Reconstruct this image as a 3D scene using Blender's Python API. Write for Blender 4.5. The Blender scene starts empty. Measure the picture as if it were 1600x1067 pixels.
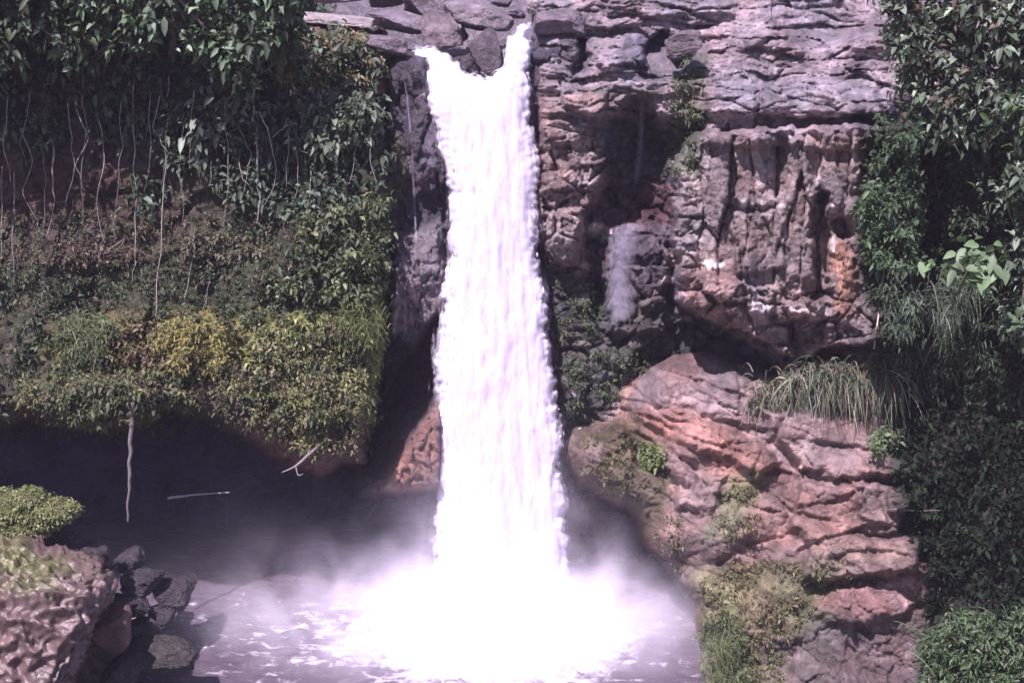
import bpy, math
import numpy as np
from math import radians as R

# ------------------------------------------------------------------ camera, sky, sun, exposure
SC = bpy.context.scene
COL = SC.collection
PITCH = R(15.0); CAM = np.array([0.0, -58.0, 25.5]); FPX = 2727.0
cam_d = bpy.data.cameras.new('camera'); cam = bpy.data.objects.new('camera', cam_d); COL.objects.link(cam)
cam.location = CAM; cam.rotation_euler = (math.pi/2 - PITCH, 0, 0)
cam_d.sensor_width = 36; cam_d.lens = FPX/1600*36; cam_d.clip_end = 2000
SC.camera = cam
SUN_EL, SUN_AZ = R(53), R(-26)          # azimuth: 0 = straight behind the camera, minus = from its left
wd = bpy.data.worlds.new("World"); SC.world = wd; wd.use_nodes = True
nt = wd.node_tree; bg = nt.nodes['Background']
sky = nt.nodes.new('ShaderNodeTexSky'); sky.sky_type = 'NISHITA'; sky.sun_disc = False
sky.sun_elevation = SUN_EL; sky.sun_rotation = math.pi - SUN_AZ
nt.links.new(sky.outputs[0], bg.inputs[0]); bg.inputs[1].default_value = 0.085
sd = bpy.data.lights.new('sun', 'SUN'); sd.energy = 4.6; sd.angle = R(0.5); sd.color = (1, .95, .9)
sun = bpy.data.objects.new('sun', sd); COL.objects.link(sun)
sun.rotation_euler = (math.pi/2 - SUN_EL, 0, SUN_AZ)
SC.view_settings.view_transform = 'Standard'; SC.view_settings.look = 'None'
SC.view_settings.gamma = 1; SC.view_settings.exposure = 0.9
try:
    SC.view_settings.use_white_balance = True
    SC.view_settings.white_balance_temperature = 6150
    SC.view_settings.white_balance_tint = 34
except Exception: pass
SC.cycles.volume_bounces = 4; SC.cycles.transparent_max_bounces = 12; SC.cycles.max_bounces = 6
SC.cycles.volume_step_rate = 3.0

# ------------------------------------------------------------------ pixel <-> world
CPI, SPI = math.cos(PITCH), math.sin(PITCH)
def W(px, py, Y):
    """world point at depth Y (metres, + away) seen at photo pixel (px, py)"""
    px = np.asarray(px, float); py = np.asarray(py, float); Y = np.asarray(Y, float)
    a = (px-800)/FPX; b = (533.5-py)/FPX
    dy = CPI + b*SPI; dz = -SPI + b*CPI
    t = (Y-CAM[1])/dy
    return np.stack(np.broadcast_arrays(a*t, Y+0*t, CAM[2]+dz*t), -1)
def WZ(px, py, Z):
    a = (px-800)/FPX; b = (533.5-py)/FPX
    t = (Z-CAM[2])/(-SPI+b*CPI)
    return np.stack(np.broadcast_arrays(a*t, CAM[1]+(CPI+b*SPI)*t, Z+0*t), -1)
M = 0.0218                                  # metres per photo pixel near the fall

# ------------------------------------------------------------------ noise
_r = np.random.RandomState(7)
PERM = np.concatenate([_r.permutation(256)]*3)
GR = _r.normal(size=(256, 3)); GR /= np.linalg.norm(GR, axis=1)[:, None]
HV = _r.rand(256, 4)
def _h(i, j, k): return PERM[PERM[PERM[i & 255] + (j & 255)] + (k & 255)]
def perlin(x, y, z=0.0):
    x, y, z = np.broadcast_arrays(np.asarray(x, float), np.asarray(y, float), np.asarray(z, float))
    i, j, k = np.floor(x).astype(int), np.floor(y).astype(int), np.floor(z).astype(int)
    fx, fy, fz = x-i, y-j, z-k
    u, v, w = [t*t*t*(t*(t*6-15)+10) for t in (fx, fy, fz)]
    def g(a, b, c):
        q = GR[_h(i+a, j+b, k+c)]
        return q[..., 0]*(fx-a)+q[..., 1]*(fy-b)+q[..., 2]*(fz-c)
    def L(a, b, t): return a+(b-a)*t
    return 1.5*L(L(L(g(0,0,0), g(1,0,0), u), L(g(0,1,0), g(1,1,0), u), v),
             L(L(g(0,0,1), g(1,0,1), u), L(g(0,1,1), g(1,1,1), u), v), w)
def fbm(x, y, z=0.0, n=4, ridged=False):
    s = 0; a = 1; tot = 0
    for o in range(n):
        q = perlin(np.asarray(x)*2**o+o*13.1, np.asarray(y)*2**o+o*7.7, np.asarray(z)*2**o+o*3.3)
        if ridged: q = 1-2*np.abs(q)
        s = s+a*q; tot += a; a *= .5
    return s/tot
def voro(x, y, seed=0, jit=.9):
    """cell noise: F1, F2, four random numbers per cell, offset from the cell centre"""
    i, j = np.floor(x).astype(int), np.floor(y).astype(int)
    F1 = np.full(x.shape, 9.); F2 = F1.copy(); ID = np.zeros(x.shape, int); DX = 0*x; DY = 0*x
    for a in (-1, 0, 1):
        for b in (-1, 0, 1):
            h = _h(i+a, j+b, np.full(i.shape, seed))
            cx = i+a+.5+jit*(HV[h, 0]-.5); cy = j+b+.5+jit*(HV[h, 1]-.5)
            dx, dy = x-cx, y-cy; d = np.hypot(dx, dy)
            n = d < F1
            F2 = np.where(n, F1, np.minimum(F2, d)); DX = np.where(n, dx, DX); DY = np.where(n, dy, DY)
            ID = np.where(n, h, ID); F1 = np.where(n, d, F1)
    return F1, F2, ID, DX, DY
def facets(x, y, seed, tilt=.5, crack=.35, w=.12):
    """blocky rock: every cell a tilted facet, cracks between; + means towards the viewer"""
    F1, F2, ID, DX, DY = voro(x, y, seed)
    q = HV[(ID*7+seed) & 255]
    hgt = (q[..., 2]-.5)+tilt*((q[..., 3]-.5)*DX*2+(q[..., 1]-.5)*DY*2)
    return hgt-crack*np.exp(-((F2-F1)/w)**2), ID
def sstep(a, b, x):
    t = np.clip((x-a)/(b-a), 0, 1); return t*t*(3-2*t)
def sdf(poly, x, y):
    """signed distance to a polygon, + inside"""
    P = np.asarray(poly, float); n = len(P)
    d = np.full(x.shape, 1e9); ins = np.zeros(x.shape, bool)
    for i in range(n):
        a, b = P[i], P[(i+1) % n]; e = b-a
        t = np.clip(((x-a[0])*e[0]+(y-a[1])*e[1])/(e@e+1e-9), 0, 1)
        d = np.minimum(d, np.hypot(x-a[0]-t*e[0], y-a[1]-t*e[1]))
        c = ((a[1] <= y) != (b[1] <= y))
        with np.errstate(divide='ignore', invalid='ignore'):
            xi = a[0]+(y-a[1])*e[0]/(e[1] if e[1] else 1e-9)
        ins ^= c & (x < xi)
    return np.where(ins, d, -d)
def blend(ctrl, x, y, w=70.):
    """smooth surface through (px, py, value) control points"""
    num = 0; den = 0
    for cx, cy, v in ctrl:
        k = 1/(((x-cx)**2+(y-cy)**2)/w**2+.12)**2
        num = num+k*v; den = den+k
    return num/den

# ------------------------------------------------------------------ object helpers
def link(name, me, parent=None, mat=None):
    o = bpy.data.objects.new(name, me); COL.objects.link(o)
    if mat: me.materials.append(mat)
    if parent: o.parent = parent
    return o
def mesh(name, V, F, mat=None, parent=None, col=None, smooth=False, attr=None):
    """V (n,3); F = list of equal-width index arrays"""
    V = np.asarray(V, float)
    if parent is not None: V = V-np.array(parent.location)
    me = bpy.data.meshes.new(name)
    Fs = [np.asarray(f, int) for f in (F if isinstance(F, list) else [F]) if len(f)]
    me.vertices.add(len(V)); me.vertices.foreach_set('co', V.astype(np.float32).ravel())
    tot = sum(f.size for f in Fs); me.loops.add(tot)
    me.loops.foreach_set('vertex_index', np.concatenate([f.ravel() for f in Fs]).astype(np.int32))
    n = sum(len(f) for f in Fs); me.polygons.add(n)
    ls = np.concatenate([np.full(len(f), f.shape[1]) for f in Fs]); st = np.concatenate([[0], np.cumsum(ls)[:-1]])
    me.polygons.foreach_set('loop_start', st.astype(np.int32)); me.polygons.foreach_set('loop_total', ls.astype(np.int32))
    if smooth: me.polygons.foreach_set('use_smooth', np.ones(n, bool))
    if col is not None:
        a = me.color_attributes.new('Col', 'FLOAT_COLOR', 'POINT')
        c = np.ones((len(V), 4), np.float32); c[:, :3] = np.clip(col, 0, 1); a.data.foreach_set('color', c.ravel())
    if attr is not None:
        for k, v in attr.items():
            a = me.attributes.new(k, 'FLOAT', 'POINT'); a.data.foreach_set('value', np.asarray(v, np.float32))
    me.update(calc_edges=True); me.validate()
    return link(name, me, parent, mat)
def tag(o, label=None, cat=None, group=None, kind=None):
    if label: o['label'] = label
    if cat: o['category'] = cat
    if group: o['group'] = group
    if kind: o['kind'] = kind
    return o
def empty(name, loc):
    o = bpy.data.objects.new(name, None); COL.objects.link(o); o.location = [float(v) for v in loc]; return o

class Relief:
    """a rock face: every grid point gets its own distance; the rim rolls back into the hill"""
    def __init__(s, name, poly, depth, detail, color, mat, step=2.6, rnd=26, back=3.0, edge=6., smooth=False, parent=None, attr=None, tuck=5.0):
        P = np.array(poly, float); m = 14
        xs = np.arange(P[:, 0].min()-m, P[:, 0].max()+m, step); ys = np.arange(P[:, 1].min()-m, P[:, 1].max()+m, step)
        X, Y = np.meshgrid(xs, ys)
        d = sdf(poly, X, Y)+edge*fbm(X/34., Y/34., 5.5, 3)*1.4+edge*.5*perlin(X/9., Y/9., 2.2)
        s.X, s.Y, s.d = X, Y, d
        t = np.clip(d/rnd, 0, 1)
        D = depth(X, Y)+back*(1-np.sqrt(np.clip(1-(1-t)**2, 0, 1)))
        D = D-detail(X*M, -Y*M, X, Y)*sstep(-2, rnd*.5, d)
        D = D+np.clip(-d/8., 0, 1)*tuck
        s.D = D
        V = W(X, Y, D); ny, nx = X.shape
        keep = d > -9
        idx = np.arange(nx*ny).reshape(ny, nx)
        F = np.stack([idx[1:, :-1], idx[1:, 1:], idx[:-1, 1:], idx[:-1, :-1]], -1).reshape(-1, 4)
        F = F[keep.ravel()[F].all(1)]
        used = np.unique(F); remap = np.full(nx*ny, -1); remap[used] = np.arange(len(used))
        C = color(X, Y, D).reshape(-1, 3)[used]
        at = {k: np.clip(f(X, Y, d), 0, 1).ravel()[used] for k, f in (attr or {}).items()}
        s.o = mesh(name, V.reshape(-1, 3)[used], [remap[F]], mat, parent, C, smooth, at)
        s.x0, s.y0, s.step = xs[0], ys[0], step
    def at(s, px, py):
        i = np.clip(((py-s.y0)/s.step).astype(int), 0, s.D.shape[0]-1); j = np.clip(((px-s.x0)/s.step).astype(int), 0, s.D.shape[1]-1)
        return s.D[i, j]

def tube(pts, rad, sides=8, noise=0., seed=0, sub=4):
    """tapered tube along points, as V, F"""
    P = np.array(pts, float); rr = np.array(rad, float)
    t = np.linspace(0, len(P)-1, (len(P)-1)*sub+1)
    # catmull-rom
    i = np.clip(t.astype(int), 0, len(P)-2); f = (t-i)[:, None]
    g = lambda k: P[np.clip(k, 0, len(P)-1)]
    p0, p1, p2, p3 = g(i-1), g(i), g(i+1), g(i+2)
    Q = .5*((2*p1)+(p2-p0)*f+(2*p0-5*p1+4*p2-p3)*f**2+(3*p1-p0-3*p2+p3)*f**3)
    rad = np.interp(t, np.arange(len(rr)), rr)
    T = np.gradient(Q, axis=0); T /= np.linalg.norm(T, axis=1)[:, None]+1e-9
    ref = np.where(np.abs(T[:, 2:3]) > .9, [[0, 1, 0]], [[0, 0, 1]])
    A = np.cross(T, ref); A /= np.linalg.norm(A, axis=1)[:, None]; B = np.cross(T, A)
    n = len(Q); an = np.linspace(0, 2*math.pi, sides, endpoint=False)
    rs = rad[:, None]*(1+noise*perlin(np.arange(n)[:, None]*.7+seed*3.3, an[None]*1.3, seed+.5))
    V = Q[:, None]+rs[..., None]*(np.cos(an)[None, :, None]*A[:, None]+np.sin(an)[None, :, None]*B[:, None])
    idx = np.arange(n*sides).reshape(n, sides); nx = np.roll(idx, -1, 1)
    F = np.stack([idx[:-1], nx[:-1], nx[1:], idx[1:]], -1).reshape(-1, 4)
    V = np.concatenate([V.reshape(-1, 3), Q[:1], Q[-1:]])
    c0, c1 = n*sides, n*sides+1
    T1 = np.stack([nx[0], idx[0], np.full(sides, c0)], -1); T2 = np.stack([idx[-1], nx[-1], np.full(sides, c1)], -1)
    return V, F, np.concatenate([T1, T2])
def merge(parts):
    V = []; Q = []; T = []; n = 0
    for v, q, t in parts:
        V.append(v); Q.append(q+n); T.append(t+n); n += len(v)
    return np.concatenate(V), [np.concatenate(Q), np.concatenate(T)]

_ico = None
def icosphere(sub=5):
    global _ico
    if _ico is None: _ico = {}
    if sub not in _ico:
        import bmesh
        bm = bmesh.new(); bmesh.ops.create_icosphere(bm, subdivisions=sub, radius=1)
        bm.verts.ensure_lookup_table()
        _ico[sub] = (np.array([v.co[:] for v in bm.verts]), np.array([[v.index for v in f.verts] for f in bm.faces])); bm.free()
    return _ico[sub]
def boulder(name, c, r, seed, mat, col, sub=5, box=.5, rough=.16, rot=(0, 0, 0), parent=None, cuts=9, wrinkle=0., smooth=True):
    """an irregular 3-D rock: a rounded block chipped by random planes, cracked and pitted"""
    V0, F = icosphere(sub); V = V0.copy(); rs = np.random.RandomState(seed)
    p = 2+box*5
    V = V/((np.abs(V)**p).sum(1)**(1/p))[:, None]
    for _ in range(cuts):
        n = rs.normal(size=3); n /= np.linalg.norm(n); h = rs.uniform(.6, .95)
        s = V@n-h; V = V-np.where(s > 0, s*.9, 0)[:, None]*n
    q = V0*1.7+seed*5.1
    disp = rough*fbm(q[:, 0], q[:, 1], q[:, 2], 5)+rough*.3*fbm(q[:, 0]*4, q[:, 1]*4, q[:, 2]*4, 3, True)
    if wrinkle: disp = disp+wrinkle*fbm(q[:, 0]*2.6, q[:, 1]*2.6, q[:, 2]*3.2, 2, True)
    V = V*(1+disp)[:, None]
    V = V*np.array(r)
    a, b, g = rot
    Rx = np.array([[1, 0, 0], [0, math.cos(a), -math.sin(a)], [0, math.sin(a), math.cos(a)]])
    Ry = np.array([[math.cos(b), 0, math.sin(b)], [0, 1, 0], [-math.sin(b), 0, math.cos(b)]])
    Rz = np.array([[math.cos(g), -math.sin(g), 0], [math.sin(g), math.cos(g), 0], [0, 0, 1]])
    V = V@(Rz@Ry@Rx).T+np.array(c)
    cc = col(V, V0) if callable(col) else np.array(col)*(1+.35*fbm(V[:, 0]*1.5, V[:, 1]*1.5, V[:, 2]*1.5, 4))[:, None]
    o = mesh(name, V, [F], mat, parent, cc, smooth)
    return o

# ------------------------------------------------------------------ materials
def newmat(name):
    m = bpy.data.materials.new(name); m.use_nodes = True
    n = m.node_tree.nodes; n.clear(); return m, n, m.node_tree.links
def rock_mat(name, bump=.6, rough=.62, spec=.4, scale=1., stain=.5):
    m, n, l = newmat(name)
    out = n.new('ShaderNodeOutputMaterial'); b = n.new('ShaderNodeBsdfPrincipled'); l.new(b.outputs[0], out.inputs[0])
    at = n.new('ShaderNodeVertexColor'); at.layer_name = 'Col'
    tc = n.new('ShaderNodeNewGeometry')
    n1 = n.new('ShaderNodeTexNoise'); n1.inputs['Scale'].default_value = 2.2*scale; n1.inputs['Detail'].default_value = 8; n1.inputs['Roughness'].default_value = .68
    n2 = n.new('ShaderNodeTexNoise'); n2.inputs['Scale'].default_value = 9*scale; n2.inputs['Detail'].default_value = 6; n2.inputs['Roughness'].default_value = .7
    l.new(tc.outputs['Position'], n1.inputs['Vector']); l.new(tc.outputs['Position'], n2.inputs['Vector'])
    r = n.new('ShaderNodeMapRange'); r.inputs[1].default_value = .3; r.inputs[2].default_value = .7; r.inputs[3].default_value = 1-stain; r.inputs[4].default_value = 1+stain
    l.new(n1.outputs[0], r.inputs[0])
    mx = n.new('ShaderNodeVectorMath'); mx.operation = 'MULTIPLY'
    l.new(at.outputs[0], mx.inputs[0]); l.new(r.outputs[0], mx.inputs[1])
    l.new(mx.outputs[0], b.inputs['Base Color'])
    rr = n.new('ShaderNodeMapRange'); rr.inputs[1].default_value = .35; rr.inputs[2].default_value = .65; rr.inputs[3].default_value = rough-.22; rr.inputs[4].default_value = rough+.2
    l.new(n2.outputs[0], rr.inputs[0]); l.new(rr.outputs[0], b.inputs['Roughness'])
    b.inputs['Specular IOR Level'].default_value = spec
    ad = n.new('ShaderNodeMath'); ad.operation = 'MULTIPLY_ADD'; ad.inputs[1].default_value = .35
    l.new(n2.outputs[0], ad.inputs[0]); l.new(n1.outputs[0], ad.inputs[2])
    # joints: warped cell borders at two sizes
    wv = n.new('ShaderNodeVectorMath'); wv.operation = 'MULTIPLY_ADD'; wv.inputs[1].default_value = (.5, .5, .5)
    l.new(n1.outputs['Color'], wv.inputs[0]); l.new(tc.outputs['Position'], wv.inputs[2])
    sq = n.new('ShaderNodeVectorMath'); sq.operation = 'MULTIPLY'; sq.inputs[1].default_value = (1, 1, 1.5); l.new(wv.outputs[0], sq.inputs[0])
    prev = ad.outputs[0]
    for sc_, k in ((1.9*scale, .22), (5.*scale, .09)):
        v = n.new('ShaderNodeTexVoronoi'); v.feature = 'DISTANCE_TO_EDGE'; v.inputs['Scale'].default_value = sc_; l.new(sq.outputs[0], v.inputs['Vector'])
        c = n.new('ShaderNodeMapRange'); c.inputs[1].default_value = 0; c.inputs[2].default_value = .13; c.inputs[3].default_value = -k; c.inputs[4].default_value = 0; l.new(v.outputs['Distance'], c.inputs[0])
        a2 = n.new('ShaderNodeMath'); a2.operation = 'ADD'; l.new(c.outputs[0], a2.inputs[0]); l.new(prev, a2.inputs[1]); prev = a2.outputs[0]
    bp = n.new('ShaderNodeBump'); bp.inputs['Strength'].default_value = bump; bp.inputs['Distance'].default_value = .35
    l.new(prev, bp.inputs['Height']); l.new(bp.outputs[0], b.inputs['Normal'])
    return m
def leaf_mat(name, trans=.35, rough=.5, spec=.4):
    m, n, l = newmat(name)
    out = n.new('ShaderNodeOutputMaterial'); b = n.new('ShaderNodeBsdfPrincipled'); t = n.new('ShaderNodeBsdfTranslucent'); mx = n.new('ShaderNodeMixShader')
    at = n.new('ShaderNodeVertexColor'); at.layer_name = 'Col'
    l.new(at.outputs[0], b.inputs['Base Color']); b.inputs['Roughness'].default_value = rough; b.inputs['Specular IOR Level'].default_value = spec
    tint = n.new('ShaderNodeVectorMath'); tint.operation = 'MULTIPLY'; tint.inputs[1].default_value = (1.1, 1.25, .5)
    l.new(at.outputs[0], tint.inputs[0]); l.new(tint.outputs[0], t.inputs[0])
    mx.inputs[0].default_value = trans; l.new(b.outputs[0], mx.inputs[1]); l.new(t.outputs[0], mx.inputs[2]); l.new(mx.outputs[0], out.inputs[0])
    return m
def bark_mat():
    m, n, l = newmat('bark')
    out = n.new('ShaderNodeOutputMaterial'); b = n.new('ShaderNodeBsdfPrincipled'); l.new(b.outputs[0], out.inputs[0])
    g = n.new('ShaderNodeNewGeometry'); s = n.new('ShaderNodeVectorMath'); s.operation = 'MULTIPLY'; s.inputs[1].default_value = (9, 9, 1.6)
    l.new(g.outputs['Position'], s.inputs[0]); t = n.new('ShaderNodeTexNoise'); t.inputs['Detail'].default_value = 6; l.new(s.outputs[0], t.inputs['Vector'])
    at = n.new('ShaderNodeVertexColor'); at.layer_name = 'Col'
    r = n.new('ShaderNodeMapRange'); r.inputs[1].default_value = .3; r.inputs[2].default_value = .7; r.inputs[3].default_value = .5; r.inputs[4].default_value = 1.5
    l.new(t.outputs[0], r.inputs[0]); mx = n.new('ShaderNodeVectorMath'); mx.operation = 'MULTIPLY'; l.new(at.outputs[0], mx.inputs[0]); l.new(r.outputs[0], mx.inputs[1])
    l.new(mx.outputs[0], b.inputs['Base Color']); b.inputs['Roughness'].default_value = .8
    bp = n.new('ShaderNodeBump'); bp.inputs['Strength'].default_value = .6; bp.inputs['Distance'].default_value = .05; l.new(t.outputs[0], bp.inputs['Height']); l.new(bp.outputs[0], b.inputs['Normal'])
    return m
def fall_mat(name, alpha=False, streak=(3.2, 3.2, .35), lo=.35, hi=.62, tint=(.93, .92, .96), amax=1.):
    """white aerated water; the outer veils are ragged and partly clear"""
    m, n, l = newmat(name)
    out = n.new('ShaderNodeOutputMaterial'); b = n.new('ShaderNodeBsdfPrincipled'); t = n.new('ShaderNodeBsdfTranslucent'); mx = n.new('ShaderNodeMixShader')
    b.inputs['Base Color'].default_value = (*tint, 1); b.inputs['Roughness'].default_value = .75; b.inputs['Specular IOR Level'].default_value = .2
    t.inputs[0].default_value = (*tint, 1); mx.inputs[0].default_value = .3
    l.new(b.outputs[0], mx.inputs[1]); l.new(t.outputs[0], mx.inputs[2])
    g = n.new('ShaderNodeNewGeometry'); s = n.new('ShaderNodeVectorMath'); s.operation = 'MULTIPLY'; s.inputs[1].default_value = streak
    l.new(g.outputs['Position'], s.inputs[0])
    x = n.new('ShaderNodeTexNoise'); x.inputs['Scale'].default_value = 1; x.inputs['Detail'].default_value = 7; x.inputs['Roughness'].default_value = .62; l.new(s.outputs[0], x.inputs['Vector'])
    bp = n.new('ShaderNodeBump'); bp.inputs['Strength'].default_value = .2; bp.inputs['Distance'].default_value = .25; l.new(x.outputs[0], bp.inputs['Height']); l.new(bp.outputs[0], b.inputs['Normal'])
    if not alpha:
        l.new(mx.outputs[0], out.inputs[0]); return m
    a = n.new('ShaderNodeAttribute'); a.attribute_name = 'alpha'
    ad = n.new('ShaderNodeMath'); ad.operation = 'ADD'; l.new(x.outputs[0], ad.inputs[0])
    am = n.new('ShaderNodeMath'); am.operation = 'MULTIPLY_ADD'; am.inputs[1].default_value = .6; am.inputs[2].default_value = -.3; l.new(a.outputs['Fac'], am.inputs[0]); l.new(am.outputs[0], ad.inputs[1])
    r = n.new('ShaderNodeMapRange'); r.interpolation_type = 'SMOOTHSTEP'; r.inputs[1].default_value = lo; r.inputs[2].default_value = hi; r.inputs[4].default_value = amax; l.new(ad.outputs[0], r.inputs[0])
    tr = n.new('ShaderNodeBsdfTransparent'); m2 = n.new('ShaderNodeMixShader'); l.new(r.outputs[0], m2.inputs[0]); l.new(tr.outputs[0], m2.inputs[1]); l.new(mx.outputs[0], m2.inputs[2]); l.new(m2.outputs[0], out.inputs[0])
    return m
ROCK = rock_mat('cliff_rock', bump=.8); OUTC = rock_mat('outcrop_rock', bump=.55); WET = rock_mat('wet_rock', rough=.42, spec=.55, bump=.8); SMOOTHROCK = rock_mat('boulder_rock', rough=.36, spec=.7, bump=.26, stain=.4)
SOIL = rock_mat('earth', rough=.85, spec=.2, bump=.9)
LEAF = leaf_mat('leaf'); DARKLEAF = leaf_mat('shade_leaf', .2, .8, .08); GRASS = leaf_mat('grass_blade', .3, .6); BARK = bark_mat()  # shade_leaf: duller copy of leaf, for foliage darkened as shade
FALL = fall_mat('falling_water', tint=(.84, .79, .9)); CORE = fall_mat('falling_core', True, (5, 5, 1.1), .34, .66, tint=(.86, .81, .92)); VEIL = fall_mat('water_veil', True, (5, 5, 1.0), .40, .85, tint=(.78, .73, .85), amax=.8); THIN = fall_mat('thin_water', True, (7, 7, .5), .38, .85, tint=(.5, .46, .58), amax=.34)

# ------------------------------------------------------------------ colour tools
def block_tone(X, Y, kind):
    u, v = X*M, -Y*M
    if kind == 'cliff':
        wx = .35*fbm(u*.8, v*.8, 2.2, 3); wy = .35*fbm(u*.8, v*.8, 6.2, 3)
        top = sstep(215, 175, Y); col = sstep(1075, 1110, X)*sstep(1360, 1330, X)*sstep(200, 220, Y)*sstep(460, 430, Y)
        A = [((u+wx)*.75, (v+wy)*1.1, 1, .25, (1-top)*(1-col)), ((u+wx)*1.9, (v+wy)*2.6, 2, .45, (1-top)*(1-col)), ((u+wx*.6)*4.2, (v+wy*.6)*5.2, 3, .25, 1),
             ((u+wx)*.42, (v+wy)*2.6, 4, .2, top), ((u+wx)*1.1, (v+wy)*5.5, 5, .18, top), ((u+wx*.4)*1.25, (v+wy)*.26, 6, .3, col), ((u+wx*.4)*2.8, (v+wy)*.8, 7, .35, col)]
    else:
        w1 = .6*fbm(u*.45, v*.45, 71, 3); w2 = .6*fbm(u*.45, v*.45, 75, 3)
        p = u*math.cos(.42)-(v+w1)*math.sin(.42); q = (u+w2)*math.sin(.42)+(v+w1)*math.cos(.42)
        A = [(p*.38, q*.9, 70, .2, 1), (p*.8, q*2.3, 72, .3, 1), (p*2., q*4.5, 73, .2, 1)]
    t = 1.
    for a, b, sd_, k, m in A:
        ID = voro(a, b, sd_)[2]; t = t*(1+k*m*(HV[(ID*3+11*sd_) & 255, 3]-.42)*2)
    return np.clip(t, .45, 2.4)[..., None]
def colorize(base, patches, var=.25, sc=1.3, seed=0., blocks=None):
    """albedo over a rock face: base colour, patches (poly, colour, soft px, strength)"""
    def f(X, Y, D):
        u, v = X*M, Y*M
        wx = X+14*perlin(u*.9, v*.9, 3+seed)+6*perlin(u*3, v*3, 4); wy = Y+14*perlin(u*.9, v*.9, 7+seed)+6*perlin(u*3, v*3, 9)
        C = np.ones(X.shape+(3,))*np.array(base)
        n1 = fbm(u*sc, v*sc, 1.5+seed, 4)[..., None]
        for poly, c, soft, k in patches:
            w = (sstep(-soft, soft, sdf(poly, wx, wy))*k)[..., None]
            C = C*(1-w)+np.array(c)*w
        C = C*(1+var*2*n1)
        if blocks: C = C*block_tone(X, Y, blocks)
        hue = fbm(u*.6, v*.6, 8.5+seed, 3)[..., None]
        return C*(1+hue*np.array([.25, 0, -.1]))
    return f
def ell(cx, cy, rx, ry, n=14, a=0.):
    t = np.linspace(0, 2*math.pi, n, endpoint=False)
    return [(cx+rx*math.cos(q)*math.cos(a)-ry*math.sin(q)*math.sin(a), cy+rx*math.cos(q)*math.sin(a)+ry*math.sin(q)*math.cos(a)) for q in t]
def steps(feats, X, Y, warp=9):
    """local forms: (poly, metres towards the viewer, softness px)"""
    wx = X+warp*perlin(X/40, Y/40, 1.1)+warp*.4*perlin(X/11, Y/11, 5.1); wy = Y+warp*perlin(X/40, Y/40, 8.1)+warp*.4*perlin(X/11, Y/11, 2.1)
    s = 0
    for poly, dz, soft in feats: s = s+dz*sstep(-soft, soft, sdf(poly, wx, wy))
    return s
PURPLE = (.275, .212, .208); GREY = (.17, .15, .16); DARK = (.055, .05, .058); RED = (.34, .15, .115); ORANGE = (.42, .23, .17)
MOSS = (.085, .11, .045); PALE = (.55, .5, .5); BROWN = (.13, .085, .065)

# ================================================================== RIGHT CLIFF (with the stepped plateau above it)
rc_ctrl = [(830, 40, 4.5), (960, 40, 5.5), (1100, 30, 6), (1300, 10, 7.5), (1500, 10, 7), (1650, 10, 6), (830, -80, 13), (1100, -80, 14), (1400, -80, 15), (1650, -80, 14),
           (860, 120, 2.4), (960, 120, 2.4), (1060, 130, 2.2), (1200, 110, 2.6), (1350, 110, 2.4), (1500, 110, 0),
           (1180, 170, .3), (1330, 180, .2), (1450, 200, -1.5),
           (850, 200, 1.3), (930, 220, 1.6), (1000, 220, 3.4), (1120, 230, 1.4), (1250, 230, 1.2), (1380, 250, .6), (1550, 250, -3.5),
           (850, 330, 1.1), (880, 330, .9), (990, 300, 3.6), (1100, 320, 1.4), (1200, 330, 1.), (1300, 330, .9), (1420, 350, 0.), (1550, 350, -3.5),
           (860, 420, 1.6), (900, 430, 1.6), (990, 420, 2.), (1080, 430, 1.2), (1150, 440, 1.), (1240, 450, .8), (1320, 440, .8), (1420, 450, -.6), (1550, 450, -4),
           (880, 520, 1.6), (960, 520, 1.2), (980, 560, .9), (1050, 530, 2.4), (1120, 560, 2.6), (1200, 590, 2.2), (1300, 590, .8), (1400, 570, -2.6),
           (890, 620, 1.0), (960, 640, 1.1), (1200, 680, 2), (1400, 680, -1.5), (1600, 650, -4.5), (900, 700, 2.5), (920, 780, 4.5), (1000, 780, 4.5), (1000, 900, 4.5), (1200, 800, 3), (1600, 900, -5)]
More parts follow.
